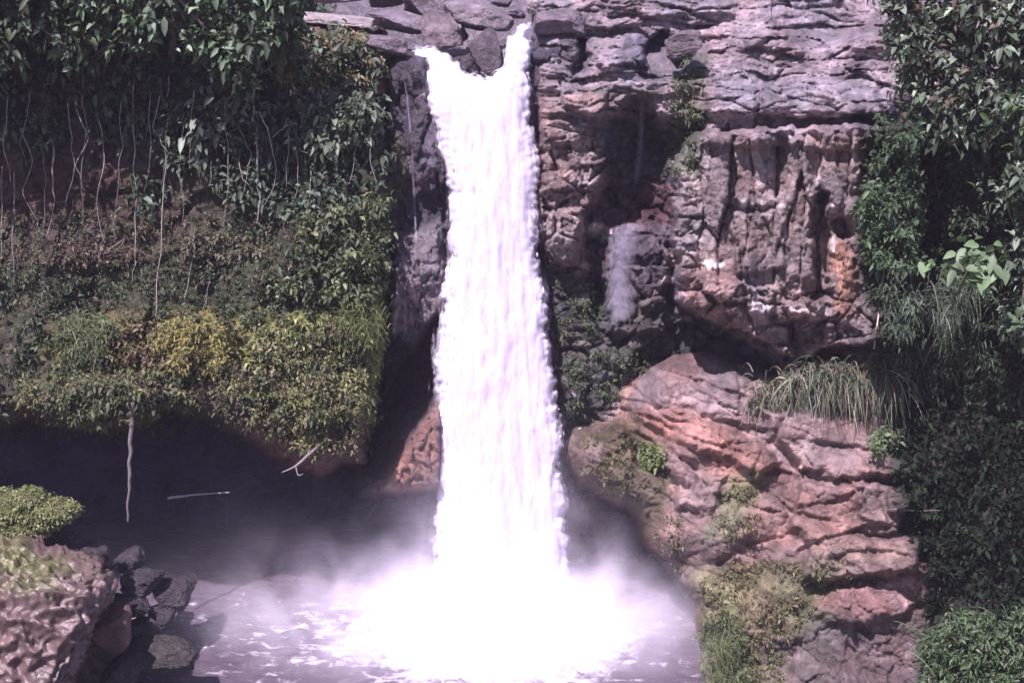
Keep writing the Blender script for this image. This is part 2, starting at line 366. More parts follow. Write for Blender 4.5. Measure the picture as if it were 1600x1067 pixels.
rc_feats = [
    # the recessed wet channel and its step
    ([(985, 150), (1012, 150), (1045, 240), (1056, 340), (1056, 480), (1030, 505), (930, 500), (920, 430), (915, 330), (948, 300), (950, 250), (930, 205), (965, 180)], -1.0, 9),
    ([(948, 352), (1010, 345), (1045, 365), (1040, 520), (950, 520)], 1.1, 5),
    ([(905, 60), (915, 60), (915, 110), (895, 115)], -1.6, 4),
    (ell(1040, 85, 36, 32), -2.4, 6), (ell(1062, 72, 22, 22), 1.4, 5),
    ([(915, 70), (1000, 60), (1012, 100), (930, 105)], .9, 7),
    # column block next to the fall
    ([(842, 300), (850, 300), (850, 430), (842, 430)], .7, 3),
    ([(852, 330), (905, 325), (900, 410), (855, 412)], .8, 5),
    ([(880, 135), (945, 150), (940, 185), (880, 165)], 1.1, 4),
    ([(845, 190), (905, 185), (915, 290), (850, 300)], .6, 8),
    ([(915, 255), (950, 245), (955, 290), (915, 300)], 1.0, 4),
    # overhanging main block, bottom edge slopes down to the right
    ([(1062, 230), (1090, 205), (1430, 195), (1440, 520), (1300, 545), (1225, 562), (1168, 520), (1110, 500), (1058, 470), (1052, 330)], 3.9, 4),
    ([(1100, 200), (1420, 190), (1430, 215), (1350, 235), (1100, 225)], .5, 5),
    # vertical columns
    ([(1125, 205), (1205, 205), (1210, 322), (1130, 318)], .45, 5), ([(1140, 330), (1225, 328), (1225, 420), (1150, 430)], .5, 4),
    ([(1232, 215), (1268, 215), (1268, 440), (1232, 440)], .45, 7),
    ([(1268, 310), (1290, 300), (1296, 460), (1272, 470)], -1.5, 4),
    ([(1285, 255), (1345, 255), (1340, 340), (1285, 340)], .5, 6), (ell(1315, 358, 17, 16), -.9, 4),
    ([(1300, 380), (1335, 400), (1345, 510), (1300, 500)], .5, 5),
    ([(1165, 445), (1210, 448), (1205, 500), (1170, 490)], .7, 4), ([(1225, 470), (1285, 462), (1280, 495), (1232, 492)], .9, 4),
    ([(1060, 420), (1160, 440), (1160, 505), (1075, 485)], .5, 8),
    ([(1235, 500), (1290, 500), (1285, 560), (1240, 560)], -1.2, 5),
    # ledges of the upper terraces
    ([(1100, 140), (1180, 150), (1180, 200), (1110, 200)], .8, 5), ([(1190, 130), (1370, 130), (1380, 185), (1190, 180)], .8, 6),
    ([(820, 130), (1100, 128), (1110, 100), (1400, 105), (1400, 190), (820, 180)], .5, 6),
    ([(820, 20), (1000, 25), (1000, 45), (820, 45)], .6, 4), ([(1100, 60), (1400, 50), (1400, 76), (1100, 80)], .5, 4),
    ([(950, -5), (1150, 5), (1150, 22), (950, 20)], .5, 3),
]
def rc_depth(X, Y): return blend(rc_ctrl, X, Y, 55)-steps(rc_feats, X, Y, 10)
def strata(u, v, k=1.0, seed=0):
    q = v+.25*fbm(u*.35, v*.35, seed+.3, 3)+.02*u
    t = q*k; f = t-np.floor(t)
    h = HV[(np.floor(t).astype(int)*5+seed) & 255, 2]
    return (h-.5)+.5*(sstep(.0, .25, f)-sstep(.75, 1., f))-.4*np.exp(-((f-.5)/.5)**2)*0
def rc_detail(u, v, X, Y):
    wx = .35*fbm(u*.8, v*.8, 2.2, 3); wy = .35*fbm(u*.8, v*.8, 6.2, 3)
    top = sstep(215, 175, Y); col = sstep(1075, 1110, X)*sstep(1360, 1330, X)*sstep(200, 220, Y)*sstep(460, 430, Y)
    a, _ = facets((u+wx)*.75, (v+wy)*1.1, 1, .9, .55, .09); b, _ = facets((u+wx)*1.9, (v+wy)*2.6, 2, .9, .5, .1); c, _ = facets((u+wx*.6)*4.2, (v+wy*.6)*5.2, 3)
    blk = .55*a+.30*b+.13*c
    f1, _ = facets((u+wx)*.42, (v+wy)*2.6, 4, .7, .5, .1); f2, _ = facets((u+wx)*1.1, (v+wy)*5.5, 5, .6, .4, .12)
    plat = .55*f1+.22*f2+.05*c+.05*b
    g1, _ = facets((u+wx*.4)*1.25, (v+wy)*.26, 6, .9, .6, .07); g2, _ = facets((u+wx*.4)*2.8, (v+wy)*.8, 7, .7, .5, .1)
    cc = .55*g1+.2*g2+.06*c
    s = blk*(1-top)*(1-col)+plat*top+cc*col*(1-top)
    return s+.10*fbm(u*2.5, v*2.5, 1.1, 4, True)+.05*fbm(u*7, v*7, 1.9, 2)
rc_col = colorize(PURPLE, [
    ([(820, -100), (1700, -100), (1700, 200), (1100, 210), (820, 130)], (.30, .245, .27), 20, .9),
    ([(975, 150), (1015, 150), (1048, 240), (1055, 500), (1000, 520), (925, 520), (912, 330), (945, 290), (945, 200)], (.085, .068, .085), 10, .92),  # wet rock, albedo also darkened for the channel's shade
    ([(1000, 290), (1050, 290), (1052, 350), (1000, 352)], (.11, .05, .06), 8, .8),
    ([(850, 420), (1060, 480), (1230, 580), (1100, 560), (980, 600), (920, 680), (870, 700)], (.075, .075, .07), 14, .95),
    ([(880, 715), (1200, 700), (1200, 960), (860, 960)], (.045, .032, .06), 10, .97), (ell(1020, 85, 60, 40), (.09, .075, .1), 10, .7),  # shade below the outcrop and in the plateau hole painted into the colour
    ([(880, 60), (920, 50), (925, 120), (860, 125)], (.10, .085, .10), 10, .6),  # shade of the crevice painted into the rock colour
    ([(1060, 100), (1110, 90), (1105, 200), (1090, 290), (1050, 260)], (.10, .11, .07), 12, .8),
    (ell(970, 150, 60, 14), (.1, .12, .09), 8, .5), (ell(1010, 200, 40, 30), (.09, .1, .075), 8, .6),
    ([(1050, 380), (1160, 420), (1165, 510), (1080, 490)], (.27, .165, .15), 12, .8),
    ([(1298, 375), (1330, 385), (1345, 500), (1310, 500)], ORANGE, 6, .95), (ell(1300, 540, 26, 20), (.38, .2, .16), 7, .7),
    (ell(1345, 490, 14, 60), (.25, .19, .2), 6, .6),
    (ell(915, 160, 32, 16, a=.3), (.4, .25, .22), 5, .7), (ell(1080, 410, 40, 14, a=.2), (.38, .27, .25), 6, .6),
    ([(1050, 500), (1110, 515), (1170, 535), (1225, 575), (1300, 560), (1300, 640), (1050, 600)], (.05, .042, .05), 6, .9),  # shadow under the overhanging block painted dark
    (ell(1118, 414, 13, 6), (.85, .8, .8), 3, 1), (ell(935, 357, 16, 10), PALE, 3, 1), (ell(1161, 316, 8, 10), (.6, .55, .55), 3, 1), (ell(1303, 388, 8, 12), (.7, .62, .62), 3, 1),
    (ell(1038, 437, 8, 8), PALE, 3, .9), (ell(900, 616, 10, 12), (.4, .36, .36), 4, .9), (ell(1195, 487, 22, 7), PALE, 4, .8), (ell(1258, 480, 28, 8), (.45, .4, .4), 4, .8),
    (ell(1315, 325, 26, 10), (.42, .36, .36), 6, .7), (ell(1118, 185, 16, 6), (.45, .38, .36), 4, .8), (ell(1200, 322, 40, 4), (.5, .44, .44), 4, .6), (ell(1215, 155, 60, 5), (.36, .31, .32), 5, .5),
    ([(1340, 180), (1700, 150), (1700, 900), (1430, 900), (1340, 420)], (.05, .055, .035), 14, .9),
], .3, blocks='cliff')
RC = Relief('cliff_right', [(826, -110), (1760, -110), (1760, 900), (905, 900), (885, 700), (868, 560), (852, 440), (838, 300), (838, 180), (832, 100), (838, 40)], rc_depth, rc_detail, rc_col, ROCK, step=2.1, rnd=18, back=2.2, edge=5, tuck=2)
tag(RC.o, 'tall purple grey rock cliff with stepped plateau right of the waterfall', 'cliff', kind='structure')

# ================================================================== LEFT CLIFF (overgrown, undercut above the cave)
lc_ctrl = [(-60, -60, 2.5), (200, -60, 3), (450, -40, 4), (600, -30, 6), (0, 60, -.6), (200, 60, -.8), (400, 70, 0), (540, 70, 1.6), (600, 110, 1.8),
           (0, 200, .3), (200, 200, .5), (400, 220, .5), (560, 200, .6), (0, 330, .8), (200, 330, .8), (400, 330, .6), (560, 330, -.2),
           (0, 450, .2), (150, 440, .1), (300, 440, -.1), (450, 430, -.9), (570, 420, -1.0),
           (50, 540, -1.2), (200, 540, -1.7), (300, 540, -2.0), (450, 540, -2.0), (570, 540, -1.5),
           (50, 640, -2.6), (200, 640, -2.8), (350, 640, -2.6), (500, 640, -2.6), (560, 690, -2.2), (-60, 640, -2.5)]
def lc_depth(X, Y): return blend(lc_ctrl, X, Y, 80)
def lc_detail(u, v, X, Y):
    wx = .4*fbm(u*.6, v*.6, 12.2, 3); wy = .4*fbm(u*.6, v*.6, 16.2, 3)
    a, _ = facets((u+wx)*.8, (v+wy)*.9, 11); b, _ = facets((u+wx)*2.2, (v+wy)*2.4, 12)
    return .38*a+.16*b+.35*fbm(u*1.2, v*1.2, 3.1, 4)+.12*fbm(u*5, v*5, 1.9, 3)
lc_col = colorize((.085, .078, .055), [
    (ell(90, 290, 140, 80), (.13, .068, .066), 24, .9), ([(-160, 200), (260, 230), (330, 400), (-160, 430)], (.085, .068, .055), 30, .7), ([(-160, 410), (420, 380), (460, 490), (-160, 500)], (.075, .075, .045), 24, .8), (ell(380, 220, 50, 50), (.12, .06, .06), 20, .7),
    (ell(130, 390, 110, 26), (.16, .115, .09), 16, .7), (ell(350, 380, 90, 22), (.12, .11, .07), 14, .7),
    ([(440, 40), (580, 60), (615, 90), (600, 140), (520, 140), (430, 120)], (.20, .16, .075), 14, .8),
    ([(540, 85), (618, 92), (605, 150), (560, 150)], (.42, .22, .16), 8, .9),
    (ell(180, 540, 130, 44), (.2, .18, .075), 20, .9), (ell(310, 530, 90, 46), (.28, .25, .085), 16, .9), ([(380, 490), (610, 460), (600, 640), (560, 690), (440, 640), (380, 590)], (.20, .205, .075), 20, .95), ([(480, 330), (610, 300), (610, 470), (480, 450)], (.11, .13, .05), 16, .8), ([(20, 590), (250, 570), (260, 660), (20, 660)], (.15, .155, .08), 14, .9),
    ([(380, 640), (600, 640), (580, 760), (400, 740)], (.15, .095, .085), 12, .9), (ell(340, 620, 60, 30), (.12, .08, .075), 12, .8), ([(440, 20), (590, 30), (590, 48), (440, 44)], (.42, .36, .36), 3, .8),
], .35, seed=4.)
LC = Relief('cliff_left', [(-160, -110), (435, -110), (445, 26), (590, 42), (618, 92), (612, 200), (622, 300), (612, 420), (600, 540), (585, 640), (570, 722), (530, 728), (500, 742), (462, 726), (430, 716), (396, 690), (330, 656), (260, 642), (200, 672), (120, 668), (40, 650), (0, 672), (-160, 690)],
            lc_depth, lc_detail, lc_col, SOIL, rnd=30, back=4.0, edge=9, tuck=6)
tag(LC.o, 'shaded overgrown earth and rock cliff left of the waterfall undercut by a cave', 'cliff', kind='structure')

# ================================================================== WET WALL beside and behind the fall
ww_ctrl = [(610, 90, 1.8), (640, 100, 1.6), (700, 120, 2.4), (780, 120, 2.6), (850, 100, 2.8), (640, 250, 1.6), (700, 300, 2.2), (800, 300, 2.8), (620, 360, 1.8), (650, 430, 1.0), (690, 470, 1.6),
           (620, 600, 2.6), (660, 560, 1.8), (640, 700, .9), (680, 700, 1.3), (620, 760, .9), (800, 700, 3), (900, 700, 3), (560, 700, 4.)]
ww_feats = [([(632, 100), (655, 95), (672, 170), (700, 260), (690, 300), (650, 300)], .5, 6),
            ([(615, 380), (680, 350), (695, 430), (690, 490), (640, 540), (608, 520)], .9, 7),
            ([(690, 490), (640, 560), (590, 650), (570, 740), (600, 740), (640, 650), (690, 590)], -1.3, 7),
            ([(690, 600), (640, 680), (592, 770), (690, 765)], 1.7, 6)]
def ww_detail(u, v, X, Y):
    wx = .3*fbm(u*.8, v*.8, 22.2, 3)
    g1, _ = facets((u+wx)*1.8, v*.6, 21); g2, _ = facets((u+wx)*3.6, v*1.9, 22)
    return .35*g1+.22*g2+.12*fbm(u*3, v*2, 1.4, 4, True)
ww_col = colorize((.075, .062, .08), [
    ([(612, 370), (690, 340), (700, 480), (640, 545), (605, 520)], (.22, .185, .2), 12, .9),
    ([(690, 600), (640, 690), (590, 772), (690, 768)], (.30, .165, .135), 9, .95),
    ([(570, 560), (690, 480), (690, 560), (600, 740), (565, 740)], (.035, .03, .04), 10, .8),  # dark band paints the shadow along the diagonal gap
    (ell(620, 260, 14, 60), (.14, .14, .07), 8, .6), (ell(665, 140, 12, 8), (.5, .45, .47), 4, .8), (ell(675, 220, 20, 60), (.15, .13, .16), 8, .7),
], .35, seed=9.)
WW = Relief('cliff_face', [(598, 88), (640, 84), (720, 80), (880, 70), (905, 430), (910, 800), (720, 800), (686, 770), (640, 768), (588, 775), (560, 770), (560, 700), (590, 600), (600, 400)],
            lambda X, Y: blend(ww_ctrl, X, Y, 45)-steps(ww_feats, X, Y, 6), ww_detail, ww_col, WET, rnd=16, back=2.0, edge=5, tuck=2)
tag(WW.o, 'dark wet rock face beside and behind the falling water', 'cliff', kind='structure')

# ================================================================== CAVE: deep back wall, floor of the gorge, river bed upstream
def wall_strip(name, pts, z0, z1, col, mat, seed, amp=.8, step=.28):
    P = np.array(pts, float); seg = np.r_[0, np.cumsum(np.hypot(*np.diff(P, axis=0).T))]
    s = np.arange(0, seg[-1], step); x = np.interp(s, seg, P[:, 0]); y = np.interp(s, seg, P[:, 1]); z = np.arange(z0, z1, step)
    S, Z = np.meshgrid(s, z); Xx, Yy = np.meshgrid(x, z)[0], np.meshgrid(y, z)[0]
    a, _ = facets(S*.6, Z*.8, seed); b, _ = facets(S*1.6, Z*2.1, seed+1)
    d = amp*(a+.4*b)+amp*.4*fbm(S, Z, seed, 4, True)
    V = np.stack([Xx, Yy-d, Z], -1); ny, nx = S.shape; idx = np.arange(nx*ny).reshape(ny, nx)
    F = np.stack([idx[:-1, :-1], idx[:-1, 1:], idx[1:, 1:], idx[1:, :-1]], -1).reshape(-1, 4)
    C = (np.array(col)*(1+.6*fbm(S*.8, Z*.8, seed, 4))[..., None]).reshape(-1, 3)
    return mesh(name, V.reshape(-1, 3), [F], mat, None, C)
o = wall_strip('cave_wall', [(-45, 4), (-22, 7), (-14, 8.5), (-4, 9), (0, 7), (4, 6.5), (9, 5), (14, 3), (45, 3)], -3, 19, (.045, .03, .072), WET, 31)  # purple shadow tint of the cave put into the rock colour
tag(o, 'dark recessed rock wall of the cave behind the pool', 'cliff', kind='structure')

# terrain sheet upstream, out to the horizon
def terrain():
    xs = np.concatenate([np.linspace(-180, -40, 20), np.linspace(-38, 38, 200), np.linspace(40, 180, 20)]); ys = np.concatenate([np.linspace(2.5, 26, 90), np.linspace(28, 180, 26)])
    X, Y = np.meshgrid(xs, ys)
    Z = 18.9+.13*(Y-2.5)+np.clip(Y-25, 0, None)*.12
    a, _ = facets(X*.45, Y*.45, 41); b, _ = facets(X*1.2, Y*1.2, 42)
    Z = Z+.5*a+.25*b-1.6*np.exp(-((X+2)/5.)**2)*sstep(3, 0, np.abs(X+2)-5)+3.*sstep(8, 40, np.abs(X+1))
    idx = np.arange(X.size).reshape(X.shape)
    F = np.stack([idx[:-1, :-1], idx[:-1, 1:], idx[1:, 1:], idx[1:, :-1]], -1).reshape(-1, 4)
    C = (np.array((.19, .16, .18))*(1+.5*fbm(X*.7, Y*.7, 2, 4))[..., None]).reshape(-1, 3)
    return mesh('riverbed', np.stack([X, Y, Z], -1).reshape(-1, 3), [F], ROCK, None, C)
tag(terrain(), 'purple grey rocky river bed above the waterfall lip', 'riverbed', kind='structure')
def ground():
    xs = np.linspace(-180, 180, 60); ys = np.linspace(-180, 30, 60); X, Y = np.meshgrid(xs, ys)
    Z = -3+0*X; idx = np.arange(X.size).reshape(X.shape)
    F = np.stack([idx[:-1, :-1], idx[:-1, 1:], idx[1:, 1:], idx[1:, :-1]], -1).reshape(-1, 4)
    return mesh('ground', np.stack([X, Y, Z], -1).reshape(-1, 3), [F], SOIL, None, np.ones((X.size, 3))*np.array((.1, .08, .07)))
tag(ground(), 'stony bed of the gorge under the pool', 'ground', kind='structure')

# ================================================================== PLUNGE POOL
BASE = WZ(785, 985, 0.)      # where the fall lands
def water_mat():
    m, n, l = newmat('pool_water')
    out = n.new('ShaderNodeOutputMaterial'); b = n.new('ShaderNodeBsdfPrincipled'); l.new(b.outputs[0], out.inputs[0])
    g = n.new('ShaderNodeNewGeometry'); at = n.new('ShaderNodeAttribute'); at.attribute_name = 'foam'
    x = n.new('ShaderNodeTexNoise'); x.inputs['Scale'].default_value = 1.5; x.inputs['Detail'].default_value = 10; x.inputs['Roughness'].default_value = .68; x.inputs['Distortion'].default_value = .8
    l.new(g.outputs['Position'], x.inputs['Vector'])
    ad = n.new('ShaderNodeMath'); ad.operation = 'ADD'; l.new(x.outputs[0], ad.inputs[0]); l.new(at.outputs['Fac'], ad.inputs[1])
    r = n.new('ShaderNodeMapRange'); r.interpolation_type = 'SMOOTHSTEP'; r.inputs[1].default_value = .62; r.inputs[2].default_value = 1.0; l.new(ad.outputs[0], r.inputs[0])
    mx = n.new('ShaderNodeMix'); mx.data_type = 'RGBA'; mx.inputs[6].default_value = (.098, .076, .096, 1); mx.inputs[7].default_value = (.82, .78, .85, 1); l.new(r.outputs[0], mx.inputs[0])
    l.new(mx.outputs[2], b.inputs['Base Color'])
    rr = n.new('ShaderNodeMapRange'); rr.inputs[3].default_value = .16; rr.inputs[4].default_value = .7; l.new(r.outputs[0], rr.inputs[0]); l.new(rr.outputs[0], b.inputs['Roughness'])
    bp = n.new('ShaderNodeBump'); bp.inputs['Strength'].default_value = .5; bp.inputs['Distance'].default_value = .25; l.new(x.outputs[0], bp.inputs['Height']); l.new(bp.outputs[0], b.inputs['Normal'])
    return m
def pool():
    xs = np.arange(-24, 24, .07); ys = np.arange(-14, 12, .07); X, Y = np.meshgrid(xs, ys)
    r = np.hypot((X-BASE[0]), (Y-BASE[1])*1.1)
    r = r*(1+.30*fbm(X*.35, Y*.5, 9.1, 4))+1.2*sstep(1, 5, X-BASE[0])
    rip = fbm(X*.8+2*np.sin(r*.4), Y*1.5, .3, 4, True)
    Z = .10*rip+.16*np.exp(-r/9)*perlin(X*1.4, Y*2.2, 4.)+.05*np.sin(r*2.2+2*fbm(X*.4, Y*.4, 1., 2))*np.exp(-r/14)
    rid = fbm(X*.55+.4*Y, Y*1.5, 7.7, 4, True)
    streak = fbm((X+Y*.3)*.35, Y*1.6, 3.3, 4, True)
    foam = .8*np.exp(-(r/4.2)**2)+.22*np.exp(-r/5)+.14*(streak-.2)+.22*np.clip(rid-.5, 0, 1)-.06
    foam = foam-.35*sstep(.5, 4, Y)*sstep(2, 5, r)+.28*np.clip(rid-.35, 0, 1)*sstep(-5, -9, X)*sstep(2, -2, Y)
    idx = np.arange(X.size).reshape(X.shape)
    F = np.stack([idx[:-1, :-1], idx[:-1, 1:], idx[1:, 1:], idx[1:, :-1]], -1).reshape(-1, 4)
    return mesh('water', np.stack([X, Y, Z], -1).reshape(-1, 3), [F], water_mat(), None, None, True, {'foam': foam.ravel()})
tag(pool(), 'murky purple grey plunge pool with foam streaks below the waterfall', 'water', kind='structure')

# ================================================================== WATERFALL
wf = empty('waterfall', WZ(785, 985, 0.))
tag(wf, 'tall overexposed white waterfall plunging through a notch in the cliff', 'waterfall')
wf_poly = [(652, 82), (676, 76), (700, 82), (716, 98), (738, 116), (764, 122), (782, 104), (788, 78), (792, 58), (806, 44), (827, 38), (829, 60), (826, 110), (830, 170), (838, 230), (840, 310), (840, 400), (850, 450), (857, 520),
           (864, 590), (872, 680), (878, 780), (884, 880), (890, 985), (670, 985), (682, 900), (686, 820), (688, 740), (690, 660), (688, 590), (692, 520), (698, 450), (706, 390), (708, 330), (704, 270), (688, 215), (672, 160), (660, 110)]
def wf_depth(X, Y):
    t = np.clip((Y-60)/900., 0, 1)
    edge = np.exp(-((Y-75)/40.)**2)
    return 2.1-2.6*np.sqrt(t)+edge*.4-.35*np.exp(-((X-(740+30*t))/60.)**2)
def wf_detail(u, v, X, Y):
    fall = np.clip((Y-60)/900., 0, 1)
    w = .4*fbm(u*.7, v*.25, 51, 3)
    return (.10+.14*fall)*fbm((u+w)*1.6, v*.25, 52, 3, True)+(.015+.03*fall)*fbm((u+w)*5, v*.8, 53, 4)+.3*fall*fbm(u*.9, v*.5, 54, 2)
white = lambda X, Y, D: np.ones(X.shape+(3,))*.9
def grown(l_, r_):
    poly = []
    for x, y in wf_poly:
        c = 745+(y-80)*.05; g = .7+.3*min(1, max(0, (y-80)/400.))+(.9 if y < 100 and x < 690 else 0)
        poly.append((x+(r_ if x > c else -l_)*(g if not (690 < x < 800 and y < 130) else 0)-(7 if 770 < x < 800 and y < 110 else 0), y-(9 if y < 125 else 0)))
    return poly
mainf = Relief('water_column', grown(14, 10), wf_depth, wf_detail, white, CORE, step=2.2, rnd=34, back=1.1, edge=9, smooth=True, parent=wf, tuck=.3, attr={'alpha': lambda X, Y, d: np.clip(d/17., 0, 1)})
def veil(name, grow_l, grow_r, off, seed, mat=VEIL):
    poly = []
    for x, y in wf_poly:
        c = 745+(y-80)*.05
        g = .35+.65*min(1, max(0, (y-80)/400.))
        poly.append((x+(grow_r if x > c else -grow_l)*(g if not (715 < x < 800 and y < 130) else 0), y))
    return Relief(name, poly, lambda X, Y: wf_depth(X, Y)+off, lambda u, v, X, Y: .25*fbm(u*2.2, v*.5, seed, 4), white, mat, step=3.4, rnd=40, back=.8, edge=7, smooth=True, parent=wf, tuck=.2,
                  attr={'alpha': lambda X, Y, d: np.clip(d/30., 0, 1)**.8*.85})
veil('water_veil', 14, 10, -.3, 61); veil('water_veil', 24, 16, .2, 66)
# ragged foam clots thrown off the edges of the column
def clots():
    rs = np.random.RandomState(5); V0, F0 = icosphere(1); Vs = []; Fs = []; n = 0
    L = [(p[1], p[0]) for p in wf_poly[24:]]; L.sort(); Rr = sorted((p[1], p[0]) for p in wf_poly[10:24])
    for k in range(160):
        y = 60+rs.rand()**.75*900; side = rs.rand() < .6
        e = np.interp(y, *zip(*L)) if side else np.interp(y, *zip(*Rr))
        if side: y = max(y, 90)
        x = e+(-1 if side else 1)*(rs.exponential(4.0)*(0.3+y/900)-9)
        r = rs.uniform(.02, .06)*(.6+.6*y/900)
        p = W(x, y, wf_depth(np.array(x), np.array(y))-rs.uniform(-.6, .35)+.3)
        Vs.append(V0*np.array([r, r, r*rs.uniform(1, 2.6)])*(1+.4*rs.normal(size=(len(V0), 1)))+p); Fs.append(F0+n); n += len(V0)
    o = mesh('water_spray', np.concatenate(Vs), [np.concatenate(Fs)], FALL, wf, None, True); tag(o, kind='stuff')
clots()
# boiling foam at the foot
def froth():
    V = []; F = []
    xs = np.arange(-9, 9, .07); ys = np.arange(-6, 4, .07); X, Y = np.meshgrid(xs, ys)
    r = np.hypot(X/5.2, Y/3.3)
    r = r*(1+.5*fbm(X*.5, Y*.5, 31.1, 4)); H = 1.0*np.exp(-(r*1.5)**2)+.3*np.exp(-r**2)*fbm(X*1.3, Y*1.3, 3, 4, True)+.2*fbm(X*3, Y*3, 9, 3)*np.exp(-r**2)-.30*sstep(.6, 1.2, r+.5*fbm(X*.9, Y*.9, 2, 4))-.12
    idx = np.arange(X.size).reshape(X.shape); F = np.stack([idx[:-1, :-1], idx[:-1, 1:], idx[1:, 1:], idx[1:, :-1]], -1).reshape(-1, 4)
    F = F[(H.ravel()[F] > -.3).any(1)]
    mesh('foam', np.stack([X+BASE[0], Y+BASE[1], H], -1).reshape(-1, 3), [F], FALL, wf, None, True)
froth()

# ---- spray cloud round the foot: a real volume whose density falls off with distance
def mist():
    m, n, l = newmat('spray_mist'); out = n.new('ShaderNodeOutputMaterial'); v = n.new('ShaderNodeVolumePrincipled'); l.new(v.outputs[0], out.inputs['Volume'])
    v.inputs['Color'].default_value = (.93, .88, .98, 1); v.inputs['Anisotropy'].default_value = -.35
    g = n.new('ShaderNodeNewGeometry')
    def lobe(c, rad, dens, pw=1.):
        s = n.new('ShaderNodeVectorMath'); s.operation = 'SUBTRACT'; s.inputs[1].default_value = [float(q) for q in c]; l.new(g.outputs['Position'], s.inputs[0])
        d = n.new('ShaderNodeVectorMath'); d.operation = 'DIVIDE'; d.inputs[1].default_value = rad; l.new(s.outputs[0], d.inputs[0])
        q = n.new('ShaderNodeVectorMath'); q.operation = 'DOT_PRODUCT'; l.new(d.outputs[0], q.inputs[0]); l.new(d.outputs[0], q.inputs[1])
        e = n.new('ShaderNodeMath'); e.operation = 'MULTIPLY'; e.inputs[1].default_value = -1; l.new(q.outputs['Value'], e.inputs[0])
        x = n.new('ShaderNodeMath'); x.operation = 'EXPONENT'; l.new(e.outputs[0], x.inputs[0])
        k = n.new('ShaderNodeMath'); k.operation = 'MULTIPLY'; k.inputs[1].default_value = dens; l.new(x.outputs[0], k.inputs[0]); return k
    B = BASE
    lobes = [lobe((B[0]-.4, B[1]-.5, .0), (3.2, 2.1, 1.2), 1.4), lobe((B[0]-1.6, B[1]-.4, .2), (5.6, 3., 1.7), .34), lobe((B[0]+2.4, B[1]-1.8, .0), (2.4, 2.2, 1.1), .12), lobe((B[0]-.3, B[1]-.2, .8), (2.9, 2.0, 2.4), .22), lobe((B[0], B[1], 1.), (2.6, 2., 4.0), .09), lobe((B[0]-2., B[1]+2, .5), (9, 6, 3.2), .010)]
    s = lobes[0]
    for q in lobes[1:]:
        a = n.new('ShaderNodeMath'); a.operation = 'ADD'; l.new(s.outputs[0], a.inputs[0]); l.new(q.outputs[0], a.inputs[1]); s = a
    x = n.new('ShaderNodeTexNoise'); x.inputs['Scale'].default_value = .5; x.inputs['Detail'].default_value = 5; x.inputs['Roughness'].default_value = .62; x.inputs['Distortion'].default_value = .6; l.new(g.outputs['Position'], x.inputs['Vector'])
    r = n.new('ShaderNodeMapRange'); r.inputs[1].default_value = .40; r.inputs[2].default_value = .62; r.inputs[3].default_value = .04; r.inputs[4].default_value = 2.2; l.new(x.outputs[0], r.inputs[0])
    k = n.new('ShaderNodeMath'); k.operation = 'MULTIPLY'; l.new(s.outputs[0], k.inputs[0]); l.new(r.outputs[0], k.inputs[1]); l.new(k.outputs[0], v.inputs['Density'])
    x0, x1, y0, y1, z0, z1 = -19, 11, -8.5, 8.5, -.6, 11
    V = [(x, y, z) for z in (z0, z1) for y in (y0, y1) for x in (x0, x1)]
    F = [[0, 2, 3, 1], [4, 5, 7, 6], [0, 1, 5, 4], [2, 6, 7, 3], [0, 4, 6, 2], [1, 3, 7, 5]]
    o = mesh('mist', V, [np.array(F)], m); tag(o, 'white spray mist rising from the foot of the waterfall', 'mist', kind='stuff')
mist()

# ---- thin side trickles
def trickle(name, path, wid, label, off=-.12, rel=RC, mat=THIN, group='thin trickles down the cliff'):
    P = np.array(path, float); t = np.linspace(0, len(P)-1, 60); x = np.interp(t, range(len(P)), P[:, 0]); y = np.interp(t, range(len(P)), P[:, 1]); w = np.interp(t, range(len(P)), wid)
    cols = 9; S = np.linspace(-1, 1, cols)
    X = x[:, None]+S[None]*w[:, None]*(1+.3*perlin(y/15., x/20., 3.)[:, None]); Y = y[:, None]+0*S[None]
    D0 = np.array([np.median(rel.at(np.array([a, a-3, a+3]), np.array([b, b, b]))) for a, b in zip(x, y)])
    k = np.ones(9)/9; Dp = np.convolve(np.r_[[D0[0]]*4, D0, [D0[-1]]*4], k, 'valid'); Dp = np.minimum(Dp, D0); k = np.ones(15)/15; Dp = np.convolve(np.r_[[Dp[0]]*7, Dp, [Dp[-1]]*7], k, 'valid')
    D = Dp[:, None]+off-.18*(1-S[None]**2)*(w[:, None]/10)
    al = (1-np.abs(S[None])**2)*np.clip(np.minimum(np.arange(60), np.arange(60)[::-1])/6., 0, 1)[:, None]
    idx = np.arange(60*cols).reshape(60, cols)
    F = np.stack([idx[1:, :-1], idx[1:, 1:], idx[:-1, 1:], idx[:-1, :-1]], -1).reshape(-1, 4)
    o = mesh(name, W(X, Y, D).reshape(-1, 3), [F], mat, None, None, True, {'alpha': al.ravel()}); tag(o, label, 'trickle', group)
trickle('trickle', [(985, 345), (975, 370), (970, 430), (968, 520)], [26, 34, 30, 26], 'wide misty trickle sliding over the step in the dark channel')
trickle('trickle', [(1003, 148), (1002, 200), (1000, 240), (992, 300)], [4, 7, 8, 6], 'narrow pale trickle high in the dark channel, above the step')
trickle('trickle', [(628, 100), (636, 150), (644, 230), (648, 330), (652, 400)], [2., 2., 2.5, 3, 3], 'thin white thread of water just left of the main fall', rel=WW, mat=THIN)


